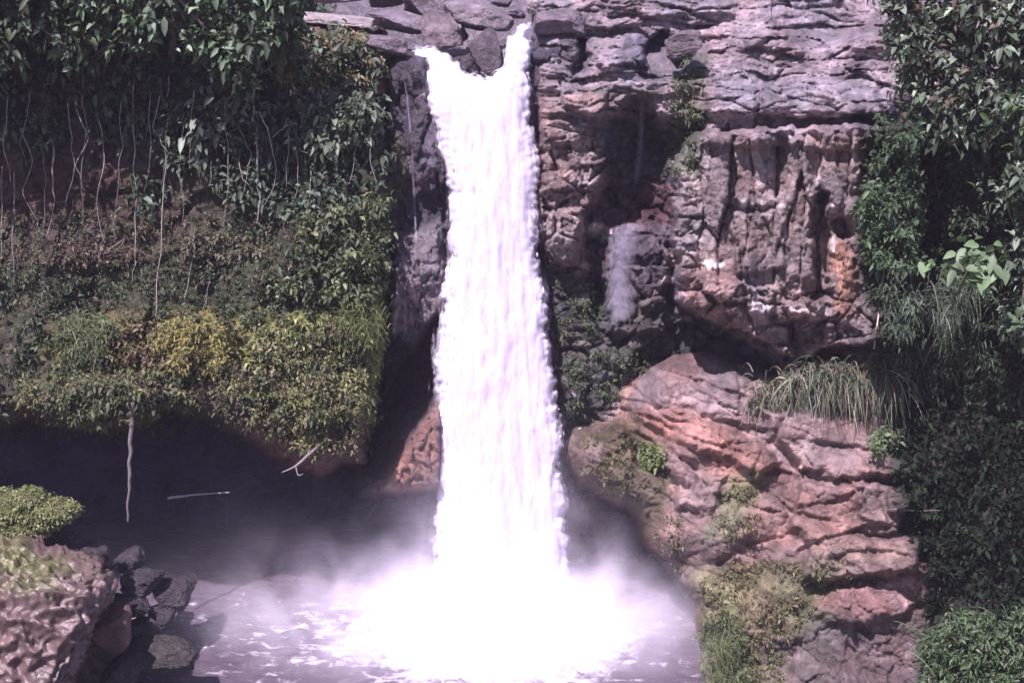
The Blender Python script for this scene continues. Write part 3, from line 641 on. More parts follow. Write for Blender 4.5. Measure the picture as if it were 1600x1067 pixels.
# ================================================================== RED OUTCROP, lower right
oc_ctrl = [(886, 700, -.6), (940, 650, .3), (1000, 590, .3), (1100, 556, -.9), (1200, 585, -1.5), (1320, 625, -2.4), (960, 700, -1.3), (1050, 620, -1.4), (1150, 640, -2.3), (1280, 680, -3.1), (1400, 660, -3.6), (1600, 650, -5),
           (1000, 780, -2.2), (1100, 720, -2.8), (1200, 740, -3.4), (1330, 780, -4.2), (1450, 780, -4.6), (1050, 860, -3.3), (1150, 860, -4.2), (1300, 880, -5.), (1450, 900, -5.8), (1600, 850, -6.8),
           (1090, 960, -5.), (1200, 980, -5.9), (1350, 1000, -6.6), (1550, 1000, -8), (1100, 1100, -7.4), (1300, 1100, -8), (1600, 1150, -9.5)]
oc_feats = [
    ([(960, 600), (1010, 575), (1150, 575), (1230, 640), (1200, 680), (1080, 640), (980, 630)], .35, 10),
    ([(995, 640), (1060, 640), (1180, 690), (1215, 720), (1190, 745), (1090, 700), (1010, 665)], .6, 7),
    ([(1190, 640), (1340, 650), (1380, 700), (1440, 742), (1330, 748), (1255, 735), (1215, 690)], .8, 7),
    ([(1250, 760), (1345, 752), (1440, 775), (1400, 828), (1330, 835), (1270, 860), (1235, 820)], .75, 6),
    ([(1262, 862), (1330, 838), (1440, 842), (1430, 895), (1350, 903), (1250, 905)], .9, 5),
    ([(1335, 752), (1368, 755), (1385, 815), (1350, 820)], .35, 5), ([(1385, 765), (1430, 770), (1425, 800), (1390, 800)], .5, 4),
    ([(1400, 792), (1470, 795), (1470, 805), (1400, 805)], .5, 3), ([(1400, 875), (1470, 880), (1460, 893), (1400, 893)], .5, 3),
    (ell(945, 710, 44, 50), .5, 10), ([(1050, 730), (1130, 740), (1120, 800), (1060, 790)], .5, 8),
    ([(1080, 830), (1240, 760), (1250, 790), (1120, 880)], .4, 12), (ell(1340, 945, 80, 28), .6, 10),
    ([(970, 640), (990, 640), (1010, 720), (1080, 760), (1060, 770), (990, 730)], -.4, 5)]
def grooves(lines, X, Y, k, w, warp=5):
    wx = X+warp*perlin(X/28, Y/28, 21.1)+2*perlin(X/8, Y/8, 25.1); wy = Y+warp*perlin(X/28, Y/28, 28.1)+2*perlin(X/8, Y/8, 22.1); s = 0
    for P in lines:
        P = np.array(P, float); d = np.full(X.shape, 1e9); sg = d.copy()
        for a, b in zip(P[:-1], P[1:]):
            e = b-a; t = np.clip(((wx-a[0])*e[0]+(wy-a[1])*e[1])/(e@e), 0, 1); dd = np.hypot(wx-a[0]-t*e[0], wy-a[1]-t*e[1])
            c = e[0]*(wy-a[1])-e[1]*(wx-a[0]); sg = np.where(dd < d, np.sign(c), sg); d = np.minimum(d, dd)
        up = sg < 0                     # rock above the crease overhangs it, the layer below slopes out again
        s = s+np.where(up, k*.55*np.exp(-d/26.)*(1-np.exp(-(d/w)**2)), 0)-k*np.exp(-(d/w)**2)
    return s
CREASES = [[(965, 622), (1060, 646), (1130, 660), (1208, 674)], [(1030, 578), (1100, 598), (1180, 628), (1245, 655)], [(1215, 676), (1192, 708), (1176, 738)], [(1176, 738), (1210, 735), (1240, 742)],
           [(1228, 700), (1262, 742), (1300, 755), (1345, 750), (1400, 753)], [(1250, 864), (1290, 842), (1340, 828), (1400, 827), (1435, 834)], [(1285, 908), (1340, 904), (1390, 902), (1436, 886)],
           [(985, 676), (1040, 702), (1082, 728), (1100, 760)], [(1200, 770), (1235, 800), (1290, 815)], [(1235, 835), (1170, 850), (1120, 880)], [(945, 655), (935, 700), (952, 745)], [(1150, 762), (1118, 800), (1100, 850)],
           [(1265, 790), (1310, 782), (1345, 765)], [(1060, 740), (1050, 790), (1065, 850)], [(1275, 690), (1330, 700), (1390, 705)], [(1300, 870), (1360, 862), (1420, 866)], [(1010, 650), (1090, 690), (1160, 706)]]
def oc_detail(u, v, X, Y):
    a = -.42+.5*sstep(1150, 1350, X)-.3*sstep(760, 860, Y); ca, sa = np.cos(-.35), np.sin(-.35)
    w1 = .6*fbm(u*.45, v*.45, 71, 3); w2 = .6*fbm(u*.45, v*.45, 75, 3)
    p = (u+w1)*ca+(v+w2)*(-sa)*-1; q = -(u+w1)*sa*-1+(v+w2)*ca
    p = u*math.cos(.42)-(v+w1)*math.sin(.42); q = (u+w2)*math.sin(.42)+(v+w1)*math.cos(.42)
    f0, _ = facets(p*.38, q*.9, 70, .9, .25, .12); f1, _ = facets(p*.8, q*2.3, 72, .9, .3, .12); f2, _ = facets(p*2., q*4.5, 73, .7, .5)
    bl, _ = facets((u+w1)*2.2, (v+w2)*2.4, 74)
    low = sstep(860, 960, Y)+sstep(1000, 960, X)*.7
    return grooves(CREASES, X, Y, .19, 4.)+.20*f0+.13*f1+.06*f2+.22*bl*np.clip(.35+low, 0, 1)+.07*fbm(p*3, q*6, 1.4, 3, True)
oc_col = colorize((.20, .13, .118), [
    ([(990, 560), (1160, 550), (1260, 640), (1200, 680), (1090, 650), (980, 630)], (.195, .14, .14), 14, .9),
    ([(1000, 635), (1060, 640), (1190, 700), (1230, 740), (1150, 760), (1060, 700), (1010, 680)], (.26, .135, .108), 16, .85),
    ([(945, 630), (990, 590), (1000, 600), (960, 650)], (.38, .25, .2), 6, .7),
    ([(1240, 640), (1360, 640), (1380, 740), (1250, 740)], (.19, .135, .13), 14, .8),
    ([(1240, 770), (1340, 765), (1330, 830), (1240, 850), (1150, 860), (1180, 800)], (.25, .14, .115), 14, .7),
    ([(1270, 850), (1430, 845), (1420, 880), (1270, 895)], (.22, .15, .12), 8, .8),
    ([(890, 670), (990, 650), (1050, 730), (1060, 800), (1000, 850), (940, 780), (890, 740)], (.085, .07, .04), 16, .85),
    (ell(920, 715, 22, 28), (.19, .13, .12), 8, .8), (ell(1060, 790, 20, 60), (.3, .19, .17), 8, .7),
    ([(1140, 750), (1200, 740), (1150, 830), (1100, 850)], (.12, .13, .06), 14, .7), (ell(1240, 715, 30, 20), (.38, .26, .24), 8, .6),
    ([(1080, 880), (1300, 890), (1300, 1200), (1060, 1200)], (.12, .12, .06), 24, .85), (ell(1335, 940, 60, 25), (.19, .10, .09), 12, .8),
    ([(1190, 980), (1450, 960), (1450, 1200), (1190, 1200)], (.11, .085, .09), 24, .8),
    ([(1370, 560), (1700, 560), (1700, 1200), (1420, 1200), (1440, 900), (1390, 760)], (.025, .027, .02), 16, .95),  # soil blackened to paint in the shade under the trees
    (ell(1175, 960, 40, 40), (.2, .15, .1), 12, .5), (ell(1140, 1010, 20, 90), (.14, .16, .07), 12, .7)], .3, 1.6, 12., 'outcrop')
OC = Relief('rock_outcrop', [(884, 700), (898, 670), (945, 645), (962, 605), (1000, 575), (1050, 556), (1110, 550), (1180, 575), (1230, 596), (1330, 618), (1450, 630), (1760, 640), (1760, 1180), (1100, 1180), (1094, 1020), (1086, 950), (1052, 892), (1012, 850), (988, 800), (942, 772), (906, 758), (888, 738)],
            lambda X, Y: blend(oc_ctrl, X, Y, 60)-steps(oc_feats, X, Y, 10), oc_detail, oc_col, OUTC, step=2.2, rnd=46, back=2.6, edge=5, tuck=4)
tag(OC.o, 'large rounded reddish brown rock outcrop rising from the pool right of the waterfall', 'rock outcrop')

# ================================================================== BOULDERS
def rcol(c, top=None, k=.5):
    c = np.array(c)
    def f(V, N):
        C = c*(1+.5*fbm(V[:, 0]*1.2, V[:, 1]*1.2, V[:, 2]*1.2, 4))[:, None]
        if top is not None:
            w = sstep(k-.25, k+.25, N[:, 2]+.5*fbm(V[:, 0], V[:, 1], V[:, 2], 3))[:, None]; C = C*(1-w)+np.array(top)*(1+.5*fbm(V[:, 0]*3, V[:, 1]*3, V[:, 2]*3, 3))[:, None]*w
        return C
    return f
def rock(px, py, Y, rx, rz, ry, seed, col, label, group=None, name='boulder', mat=None, **k):
    c = W(px, py, Y); sc = np.linalg.norm(c-CAM)/FPX
    o = boulder(name, c, (rx*sc, ry, rz*sc), seed, mat or ROCK, col, **k)
    return tag(o, label, 'boulder', group)
G1 = 'boulders around the lip of the waterfall'
rock(748, 24, 5.2, 56, 24, 1.7, 101, rcol((.26, .215, .24)), 'broad grey boulder between the two streams at the waterfall lip', G1, cuts=14)
rock(690, 50, 3.9, 36, 26, 1.2, 102, rcol((.20, .155, .17)), 'brownish knobbly boulder left of the notch rock, above the left stream', G1, cuts=12, rough=.3)
rock(757, 78, 2.8, 30, 38, .9, 103, rcol((.12, .095, .11)), 'dark wedge of rock pointing down between the two streams', G1, rot=(0, .25, 0), cuts=14, mat=WET)
rock(620, 33, 5.2, 42, 19, 1.5, 104, rcol((.24, .195, .225)), 'low grey boulder behind the slab at the left edge of the lip', G1, cuts=14, rot=(0, .1, .3))
rock(596, 70, 2.6, 34, 18, 1.3, 105, rcol((.25, .20, .23)), 'flat topped purple grey block beside the left stream', G1, box=.9, cuts=5, rough=.1, rot=(0, .06, .2))
rock(520, 31, 3.4, 60, 7, 1.0, 106, rcol((.46, .38, .38)), 'long pale flat slab lying above the overgrown left cliff', G1, box=.9, cuts=4, rough=.1, rot=(0, .07, 0))
rock(530, -2, 8, 34, 8, 1., 107, rcol((.32, .26, .33)), 'pale boulder in the shaded pool upstream, cut by the top of the picture', G1)
rock(672, 5, 8, 40, 22, 1.5, 108, rcol((.21, .17, .2)), 'grey boulder upstream behind the brownish one', G1, cuts=14)
rock(845, 8, 6.5, 22, 13, .9, 109, rcol((.36, .3, .32)), 'small pale rounded boulder right of the right stream', G1, rough=.1)
rock(868, 38, 4.6, 44, 24, 1.4, 110, rcol((.22, .17, .195)), 'purple grey slab at the right side of the right stream', G1, cuts=14, box=.8)
rock(1068, 66, 1.6, 26, 20, .7, 111, rcol((.21, .17, .18)), 'rounded knob of rock jammed beside the dark hole in the plateau', None)
for i, (a, b, yy, rr) in enumerate([(805, 20, 6.8, 16), (780, -8, 9, 30), (600, -6, 9, 30), (724, -12, 10, 34)]):
    rock(a, b, yy, rr, rr*.6, .9, 120+i, rcol((.19, .155, .185)), ['small dark stone wedged at the head of the right stream', 'grey boulder upstream right of the broad one, cut by the top of the picture', 'dark grey boulder upstream left, cut by the top of the picture', 'grey boulder upstream behind the broad one, cut by the top of the picture'][i], G1)
# foreground left
WB = rcol((.115, .075, .070), (.12, .12, .05), .8)
big = rock(26, 1006, -9.6, 122, 136, 2.2, 131, WB, 'big wet pinkish boulder with a mossy top in the lower left corner', None, sub=7, wrinkle=.16, mat=SMOOTHROCK, rough=.14, cuts=5, box=.35)
rock(172, 985, -8.2, 34, 42, .8, 132, rcol((.15, .09, .08)), 'reddish brown stone wedged against the right side of the big boulder', None, rough=.12)
G2 = 'dark rubble beside the pool'
for i, (a, b, yy, rx, rz, c, lb) in enumerate([
        (110, 880, -6.2, 60, 44, (.13, .10, .12), 'dark purple boulder behind the big mossy one'), (60, 835, -5.4, 50, 30, (.10, .08, .08), 'dark boulder under the bright green shrub'),
        (225, 900, -4.0, 32, 26, (.12, .10, .12), 'angular dark stone standing in the pool right of the purple boulder'), (268, 922, -3.6, 28, 24, (.12, .10, .125), 'dark stone farthest into the pool'),
        (190, 940, -5.4, 44, 22, (.09, .075, .09), 'low dark stone between the reddish stone and the pool'), (240, 1022, -7.6, 60, 34, (.13, .12, .11), 'low grey green boulder awash at the bottom edge of the pool'),
        (190, 1045, -8.2, 34, 36, (.15, .12, .12), 'grey stone squeezed between the big boulder and the awash one'), (150, 900, -5.6, 30, 30, (.2, .15, .15), 'small brownish stone leaning on the purple boulder'),
        (205, 868, -3.4, 22, 16, (.13, .11, .14), 'small dark stone just behind the angular one'), (250, 958, -4.8, 20, 12, (.13, .11, .13), 'flat dark stone awash in front of the farthest one'), (290, 905, -2.8, 16, 10, (.1, .09, .11), 'smallest dark stone at the edge of the cave shade'), (222, 975, -6., 26, 14, (.11, .1, .1), 'low wet stone beside the grey green one')]):
    rock(a, b+6, yy, rx*.9, rz*.72, .8, 140+i, rcol(tuple(np.array(c)*.45)), lb, G2, name='boulder', mat=WET, rough=.3, cuts=6, sub=6, box=.25, wrinkle=.05)
# earth bank that carries the boulders
def bank():
    xs = np.arange(-30, -7.5, .12); ys = np.arange(-18, 2, .12); X, Y = np.meshgrid(xs, ys)
    e = -10.6-.35*(Y+7)+.8*fbm(Y*.5, X*.1, 3, 3)
    H = -.8+np.clip((e-X)*.62, -1.5, 3.2)+.35*fbm(X, Y, 5, 4)+.25*facets(X*.8, Y*.8, 45)[0]
    idx = np.arange(X.size).reshape(X.shape); F = np.stack([idx[:-1, :-1], idx[:-1, 1:], idx[1:, 1:], idx[1:, :-1]], -1).reshape(-1, 4)
    C = (np.array((.10, .075, .075))*(1+.5*fbm(X*.8, Y*.8, 2, 4))[..., None]).reshape(-1, 3)
    return mesh('bank', np.stack([X, Y, H], -1).reshape(-1, 3), [F], WET, None, C)
tag(bank(), 'dark wet stony bank at the left edge of the pool', 'bank', kind='structure')

# ================================================================== FOLIAGE
def nrm(a): return a/(np.linalg.norm(a, axis=-1, keepdims=True)+1e-9)
def leaves(name, P, D, N, S, C, wr=.42, mat=None, parent=None, droop=.25, fold=.12):
    """one real little leaf (three bent faces) per point"""
    D = nrm(D); B = nrm(np.cross(D, N)); N = np.cross(B, D); S = S[:, None]; wr = np.broadcast_to(np.asarray(wr, float), (len(P),))[:, None]
    up = np.array([0, 0, 1.])
    p0 = P; a = P+D*S*.36+N*S*.05; b = P+D*S*.74-up*S*droop*.35; t = P+D*S-up*S*droop
    V = np.stack([p0, a-B*S*wr*.5+N*S*fold, a+B*S*wr*.5+N*S*fold, b-B*S*wr*.40+N*S*fold*.6, b+B*S*wr*.40+N*S*fold*.6, t, a, b], 1).reshape(-1, 3)
    k = np.arange(len(P))[:, None]*8
    T = np.concatenate([k+[0, 6, 1], k+[0, 2, 6], k+[3, 7, 5], k+[7, 4, 5]]); Q = np.concatenate([k+[1, 6, 7, 3], k+[6, 2, 4, 7]])
    return mesh(name, V, [Q, T], mat or LEAF, parent, np.repeat(C, 8, 0))
def rosette(rs, c, out, n, size, col, spread=1.0, jitter=.5, cv=.25):
    """n leaves fanning round every centre"""
    m = len(c); k = m*n; cc = np.repeat(c, n, 0); oo = np.repeat(nrm(out), n, 0)
    rd = nrm(rs.normal(size=(k, 3))); D = nrm(oo*.45+rd*spread+np.array([0, 0, -.12]))
    N = nrm(oo*.7+np.array([0, 0, .75])+rs.normal(size=(k, 3))*.4)
    S = size*np.repeat(rs.uniform(.7, 1.25, m), n)*rs.uniform(.4, 1.4, k)
    P = cc+rs.normal(size=(k, 3))*size*jitter
    col = np.array(col, float)
    if col.ndim == 1: col = col[None]
    ci = col[rs.randint(len(col), size=m)]; C = np.repeat(ci*(1+cv*rs.normal(size=(m, 1))), n, 0)*(1+.18*rs.normal(size=(k, 1)))
    return P, D, N, S, np.clip(C, .004, 1)
def inpoly(rs, polys, n, warp=14, clump=0.):
    px = []; tot = 0
    P = np.concatenate([np.array(p) for p in polys]); lo, hi = P.min(0), P.max(0)
    while tot < n:
        x = rs.uniform(lo[0], hi[0], n*2); y = rs.uniform(lo[1], hi[1], n*2)
        wx = x+warp*perlin(x/30, y/30, 1.3); wy = y+warp*perlin(x/30, y/30, 6.3)
        k = np.zeros(len(x), bool)
        for p in polys: k |= sdf(p, wx, wy) > 0
        if clump: k &= perlin(x/24., y/20., clump) > rs.uniform(-.5, .25, len(x))
        px.append(np.stack([x[k], y[k]], 1)); tot += k.sum()
    return np.concatenate(px)[:n]
def cover(name, rel, polys, n, size, col, seed, per=7, off=(.05, .5), clump=1.7, wr=.42, lift=.5, parent=None, warp=14, **k):
    """leaves growing on a rock face"""
    rs = np.random.RandomState(seed); q = inpoly(rs, polys, n, warp, clump)
    D = rel.at(q[:, 0], q[:, 1])-rs.uniform(off[0], off[1], n)-lift*np.clip(perlin(q[:, 0]/26, q[:, 1]/22, seed+.4), 0, 1)
    c = W(q[:, 0], q[:, 1], D); out = nrm(np.array([0, -1, .55])+rs.normal(size=(n, 3))*.45)
    return leaves(name, *rosette(rs, c, out, per, size, col), wr=wr, parent=parent, **k)
G = lambda *c: np.array(c)
DG = [(.028, .05, .022), (.035, .06, .028), (.022, .04, .02), (.05, .07, .035)]
MG = [(.055, .10, .04), (.07, .12, .05), (.045, .085, .035)]
YG = [(.13, .135, .05), (.10, .115, .042), (.15, .14, .055)]
YE = [(.20, .165, .055), (.165, .145, .05), (.13, .125, .05)]
BR = [(.16, .11, .06), (.13, .10, .06), (.2, .14, .08)]
GG = [(.11, .15, .10), (.14, .18, .12), (.085, .12, .08)]
def plant(name, label, cat, loc, group=None):
    e = empty(name, loc); tag(e, label, cat, group); return e

# --- ground cover nobody could count, on the two cliffs
def stuff(o, label): tag(o, label, 'foliage', kind='stuff')
o = cover('foliage', LC, [[(-150, -100), (440, -100), (600, 130), (600, 300), (560, 330), (420, 330), (300, 260), (120, 200), (-150, 190)], ell(60, 225, 60, 20), ell(240, 300, 50, 18)], 2100, .31, [(.035, .055, .035), (.05, .075, .045), (.08, .11, .075), (.11, .15, .11)], 1, clump=2.2, off=(.0, .5))
stuff(o, 'dark creeping foliage covering the upper left cliff')
o = cover('foliage', LC, [[(-150, 420), (180, 440), (420, 330), (600, 300), (600, 680), (-150, 690)]], 1300, .2, DG+[(.07, .07, .045), (.09, .085, .05), (.06, .09, .045)], 2, clump=3.2, off=(.0, .4))
stuff(o, 'sparse dark creepers on the lower left cliff')
o = cover('foliage', LC, [[(-150, 330), (460, 330), (470, 500), (-150, 500)]], 1500, .12, [(.09, .1, .055), (.06, .08, .04), (.11, .1, .06), (.05, .06, .035)], 21, clump=5.9, off=(.0, .3))
stuff(o, 'fine dull green creepers over the middle of the left cliff')
o = cover('foliage', LC, [[(20, 585), (250, 570), (400, 560), (600, 480), (585, 700), (480, 716), (400, 680), (330, 630), (200, 665), (30, 655)]], 1400, .15, [(.15, .17, .07), (.18, .18, .08), (.12, .13, .06), (.13, .1, .065)], 3, clump=1.2, off=(.1, .5))
stuff(o, 'olive and brown undergrowth along the lower rim of the left cliff')
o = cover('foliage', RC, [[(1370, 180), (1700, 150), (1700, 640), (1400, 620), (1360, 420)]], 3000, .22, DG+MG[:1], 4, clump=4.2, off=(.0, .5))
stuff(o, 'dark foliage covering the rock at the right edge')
o = cover('foliage', OC, [[(1420, 620), (1700, 620), (1700, 1150), (1440, 1150), (1460, 900), (1400, 740)]], 2000, .24, [(.007, .012, .007), (.011, .019, .011), (.022, .034, .02)], 5, clump=5.2, off=(.0, .6), mat=DARKLEAF)  # near black greens hold the painted shade under the trees
stuff(o, 'undergrowth with shade painted into its dark greens right of the red outcrop')
o = cover('moss', OC, [[(1095, 900), (1180, 890), (1290, 920), (1240, 1000), (1200, 1150), (1100, 1150)], ell(960, 720, 50, 60), ell(1150, 800, 40, 45), ell(1050, 850, 30, 50), ell(1230, 900, 120, 30)], 1000, .12, [(.12, .13, .05), (.09, .11, .045), (.15, .12, .07)], 6, clump=6.2, off=(.0, .14), lift=.1, per=6)
tag(o, 'mossy weeds on the flank and foot of the red outcrop', 'moss', kind='stuff')
o = cover('foliage', RC, [ell(1075, 150, 28, 70), ell(1060, 240, 30, 50), ell(960, 580, 60, 40), ell(900, 480, 40, 50), [(870, 560), (960, 560), (930, 640), (890, 660)]], 700, .14, [(.08, .10, .05), (.06, .08, .04)], 7, clump=7.2, off=(.0, .15), lift=.1, per=6)
stuff(o, 'small green weeds in the cracks of the right cliff')

# --- shrubs and trees
def shrub(name, label, cat, rel, polys, n, size, col, seed, group=None, stems=5, **k):
    P = np.concatenate([np.array(p, float) for p in polys]); cx, cy = P.mean(0); low = P[:, 1].max()
    d = float(rel.at(np.array([cx]), np.array([cy]))[0]); base = W(cx, low-8, d-.1)
    e = plant(name, label, cat, base, group); rs = np.random.RandomState(seed)
    cover('leaves', rel, polys, n, size, col, seed, parent=e, **k)
    parts = []
    for i in range(stems):
        x, y = P[rs.randint(len(P))]*.6+np.array([cx, cy])*.4
        tip = W(x, y, float(rel.at(np.array([x]), np.array([y]))[0])-.5); mid = (base+tip)/2+rs.normal(size=3)*.15
        parts.append(tube([base, mid, tip], [.05, .035, .012], 6))
    V, F = merge(parts); mesh('stem', V, F, BARK, e, np.ones((len(V), 3))*G(.13, .10, .08), True)
    return e
def tree(label, lobes, trunk, size, col, seed, dens=16, per=9, group=None, wr=.45, name='tree', tr=.16, bark=(.12, .10, .085)):
    tp = [W(*q) for q in trunk]; e = plant(name, label, 'tree', tp[0], group); rs = np.random.RandomState(seed)
    L = [(W(a, b, y), r) for a, b, y, r in lobes]; A = []
    for c, r in L:
        n = int(dens*r*r*6); d = nrm(rs.normal(size=(n, 3))); rr = r*rs.uniform(.35, 1.05, n)**.6
        rr = rr*(1+.45*perlin(d[:, 0]*2+c[0], d[:, 1]*2+c[1], d[:, 2]*2+seed))
        pos = c+d*rr[:, None]*G(1.1, .9, .8)
        keep = perlin(pos[:, 0]*1.1, pos[:, 1]*1.1, pos[:, 2]*1.4+seed) > -.28
        A.append(rosette(rs, pos[keep], nrm(d[keep]+G(0, -.2, .5)), per, size, col))
    X = [np.concatenate([a[i] for a in A]) for i in range(5)]
    leaves('crown', *X, wr=wr, parent=e)
    parts = [tube(tp, np.linspace(tr, tr*.45, len(tp)), 10, .25, seed)]
    for c, r in L:
        for _ in range(3):
            j = tp[rs.randint(len(tp)//2, len(tp))]; tip = c+nrm(rs.normal(size=3))*r*.7
            parts.append(tube([j, (j+tip)/2+rs.normal(size=3)*.2, tip], [tr*.4, tr*.25, .015], 6))
    V, F = merge(parts); mesh('trunk', V, F, BARK, e, np.ones((len(V), 3))*G(*bark), True)
    return e
TL = [(.13, .21, .11), (.07, .12, .065), (.2, .27, .18), (.035, .06, .03), (.04, .07, .035)]
GT = 'trees leaning over the left cliff'
tree('leafy tree leaning out over the left cliff, cut by the left edge of the picture', [(-60, -20, -2., 1.5), (30, -30, -2., 1.3), (70, 10, -2., 1.0), (0, 50, -2.0, 1.1), (110, 60, -2.4, .55), (-60, 90, -1.6, 1.4)], [(-80, 120, 1.2), (-50, 60, -.4), (0, 0, -1.6), (40, -30, -2.2)], .34, DG+[(.05, .085, .04), (.10, .13, .10)], 201, dens=9, group=GT)
tree('bright leafed tree leaning out over the middle of the left cliff top', [(160, -20, -1.9, 1.3), (250, -30, -2.1, 1.3), (330, -10, -2.1, 1.2), (230, 35, -2.0, .8), (140, 40, -1.9, .7), (340, 60, -1.9, .9), (200, 65, -1.7, .5), (140, 90, -1.6, .35), (380, 95, -1.6, .6), (345, 120, -1.4, .35), (90, 60, -1.6, .6)], [(260, 150, .9), (270, 70, -.8), (260, 0, -2.2), (250, -40, -2.8)], .36, TL, 202, dens=10, group=GT)
tree('green tree leaning over the left cliff next to the dry scrub', [(410, -20, -2.2, 1.2), (430, 25, -2.0, .8), (455, 70, -1.5, .5), (390, 55, -2.3, .8), (395, 115, -1.9, .45)], [(440, 130, .6), (430, 70, -.8), (415, 0, -1.8)], .34, TL+GG[:1], 203, dens=10, group=GT)
shrub('shrub', 'dark glossy shrub at the right end of the left cliff under the dry scrub', 'shrub', LC, [ell(535, 190, 60, 42), ell(490, 215, 30, 22)], 190, .33, [(.09, .12, .08), (.16, .19, .14), (.05, .07, .04)], 211, clump=0, off=(.3, 1.), per=6)
shrub('shrub', 'loose shrub with a few large leaves hanging in the middle of the left cliff', 'shrub', LC, [ell(320, 195, 34, 30), ell(370, 165, 26, 20), ell(325, 225, 18, 10)], 50, .36, [(.14, .18, .14), (.20, .24, .19), (.08, .1, .07)], 212, clump=0, off=(.4, 1.), per=5)
shrub('shrub', 'dry yellow brown scrub on the cliff top left of the waterfall', 'shrub', LC, [[(420, 50), (560, 45), (600, 100), (580, 140), (470, 150), (420, 120)]], 480, .17, [(.15, .15, .07), (.12, .14, .065), (.19, .17, .09), (.15, .11, .07), (.26, .2, .14)], 213, clump=0, off=(.1, .6))
shrub('shrub', 'sunlit yellow green bush on the right half of the left cliff, above its lower rim', 'shrub', LC, [[(470, 350), (560, 320), (612, 300), (606, 430), (580, 468), (470, 450)], ell(480, 452, 80, 9), ell(545, 455, 50, 15)], 330, .25, [(.11, .14, .06), (.08, .105, .05), (.2, .22, .12), (.04, .055, .028), (.03, .045, .02)], 214, clump=8.1, off=(.3, 1.1))
shrub('shrub', 'yellowish flowering bush in the middle of the lower left cliff', 'shrub', LC, [[(265, 500), (340, 495), (360, 560), (320, 590), (265, 575)], ell(280, 530, 50, 30)], 520, .13, [(.28, .24, .08), (.22, .2, .07), (.18, .18, .07)], 215, clump=9.1, off=(.3, .9))
shrub('shrub', 'small grassy green bush left of the yellow one', 'shrub', LC, [ell(125, 530, 40, 34), ell(165, 515, 18, 22)], 300, .2, [(.13, .15, .07), (.10, .13, .06)], 216, clump=0, off=(.2, .8), wr=.22)
shrub('shrub', 'brown green scrub between the green bush and the yellow bush', 'shrub', LC, [ell(210, 545, 60, 34)], 300, .17, BR+YG[1:2], 217, clump=2.9, off=(.1, .5))
shrub('shrub', 'dense olive green bush at the lower right corner of the left cliff', 'shrub', LC, [[(430, 500), (604, 470), (598, 610), (575, 660), (540, 650), (480, 672), (440, 620), (390, 610), (380, 560)]], 1300, .15, [(.2, .23, .085), (.25, .26, .105), (.14, .155, .06), (.27, .25, .14)], 218, clump=4.4, off=(.0, .35), lift=.3)
shrub('shrub', 'dull green bush on the lower rim of the left cliff above the hanging trunk', 'shrub', LC, [[(90, 610), (200, 600), (260, 620), (240, 660), (130, 665)]], 420, .2, [(.08, .10, .05), (.10, .11, .06)], 219, clump=0, off=(.1, .6))
shrub('shrub', 'reddish brown dead leaved scrub at mid height of the left cliff', 'shrub', LC, [ell(150, 395, 70, 20), ell(60, 405, 40, 12), ell(215, 360, 20, 16)], 120, .16, [(.15, .105, .085), (.10, .07, .055)], 220, clump=3.3, off=(.0, .4))
shrub('shrub', 'grey brown scrub at mid height of the left cliff right of the long roots', 'shrub', LC, [ell(350, 385, 70, 20)], 220, .17, [(.15, .13, .09), (.11, .11, .07)], 221, clump=0, off=(.0, .4))

# right side
GR_ = 'trees at the right edge'
TR = [(.09, .13, .08), (.14, .19, .13), (.24, .3, .22), (.035, .05, .03), (.03, .045, .025)]
tree('tall leafy tree in the top right corner above the plateau', [(1440, 20, -4.2, 1.0), (1470, 80, -4.8, 1.1), (1560, 10, -5.6, 1.4), (1640, 40, -6.2, 1.6), (1550, 110, -5.4, 1.2), (1450, 150, -4.6, .75), (1420, 100, -4.1, .6), (1520, 180, -5.4, .8), (1420, -40, -4, 1.2), (1480, 205, -5., .55), (1410, 60, -4., .5)], [(1560, 420, -2.4), (1545, 300, -3.4), (1540, 180, -4.2), (1530, 60, -4.8)], .33, TR+[(.13, .09, .07)], 231, dens=11, group=GR_, tr=.2)
tree('leafy tree hanging down the right edge below the tall corner tree', [(1620, 180, -6.5, 1.1), (1650, 280, -6.8, 1.3), (1590, 300, -6.2, .8), (1620, 400, -6.8, 1.0), (1600, 490, -6.8, .8), (1660, 520, -7, 1.2)], [(1660, 700, -4), (1650, 560, -4.8), (1640, 400, -5.6), (1640, 260, -6)], .33, TR+MG[:1], 232, dens=11, group=GR_, tr=.18)
shrub('shrub', 'fine leaved green bush against the rock below the top right tree', 'bush', RC, [[(1385, 225), (1420, 200), (1490, 210), (1500, 330), (1470, 420), (1380, 432), (1350, 400), (1338, 340), (1352, 290)]], 1700, .18, [(.055, .095, .045), (.07, .115, .055), (.04, .07, .035)], 233, clump=0, off=(.3, 1.3))
shrub('shrub', 'grey green trailing bush hanging below the fine leaved one', 'bush', RC, [[(1385, 430), (1500, 410), (1540, 560), (1450, 620), (1390, 560)]], 520, .25, [(.07, .10, .065), (.09, .13, .085), (.04, .06, .035)], 234, clump=6.6, off=(.3, 1.2), wr=.2, droop=.7)
shrub('shrub', 'bright green bush in the bottom right corner', 'bush', OC, [[(1440, 1010), (1480, 960), (1560, 960), (1660, 930), (1660, 1120), (1440, 1120)]], 1300, .2, [(.07, .12, .045), (.09, .15, .065), (.04, .07, .03), (.12, .15, .09)], 235, clump=7.7, off=(.4, 1.6), wr=.35)
shrub('shrub', 'small leafy plant catching the sun in the dark undergrowth beside the outcrop', 'plant', OC, [ell(1385, 690, 26, 16)], 50, .2, [(.12, .17, .08)], 236, clump=0, off=(.3, .8), stems=2)
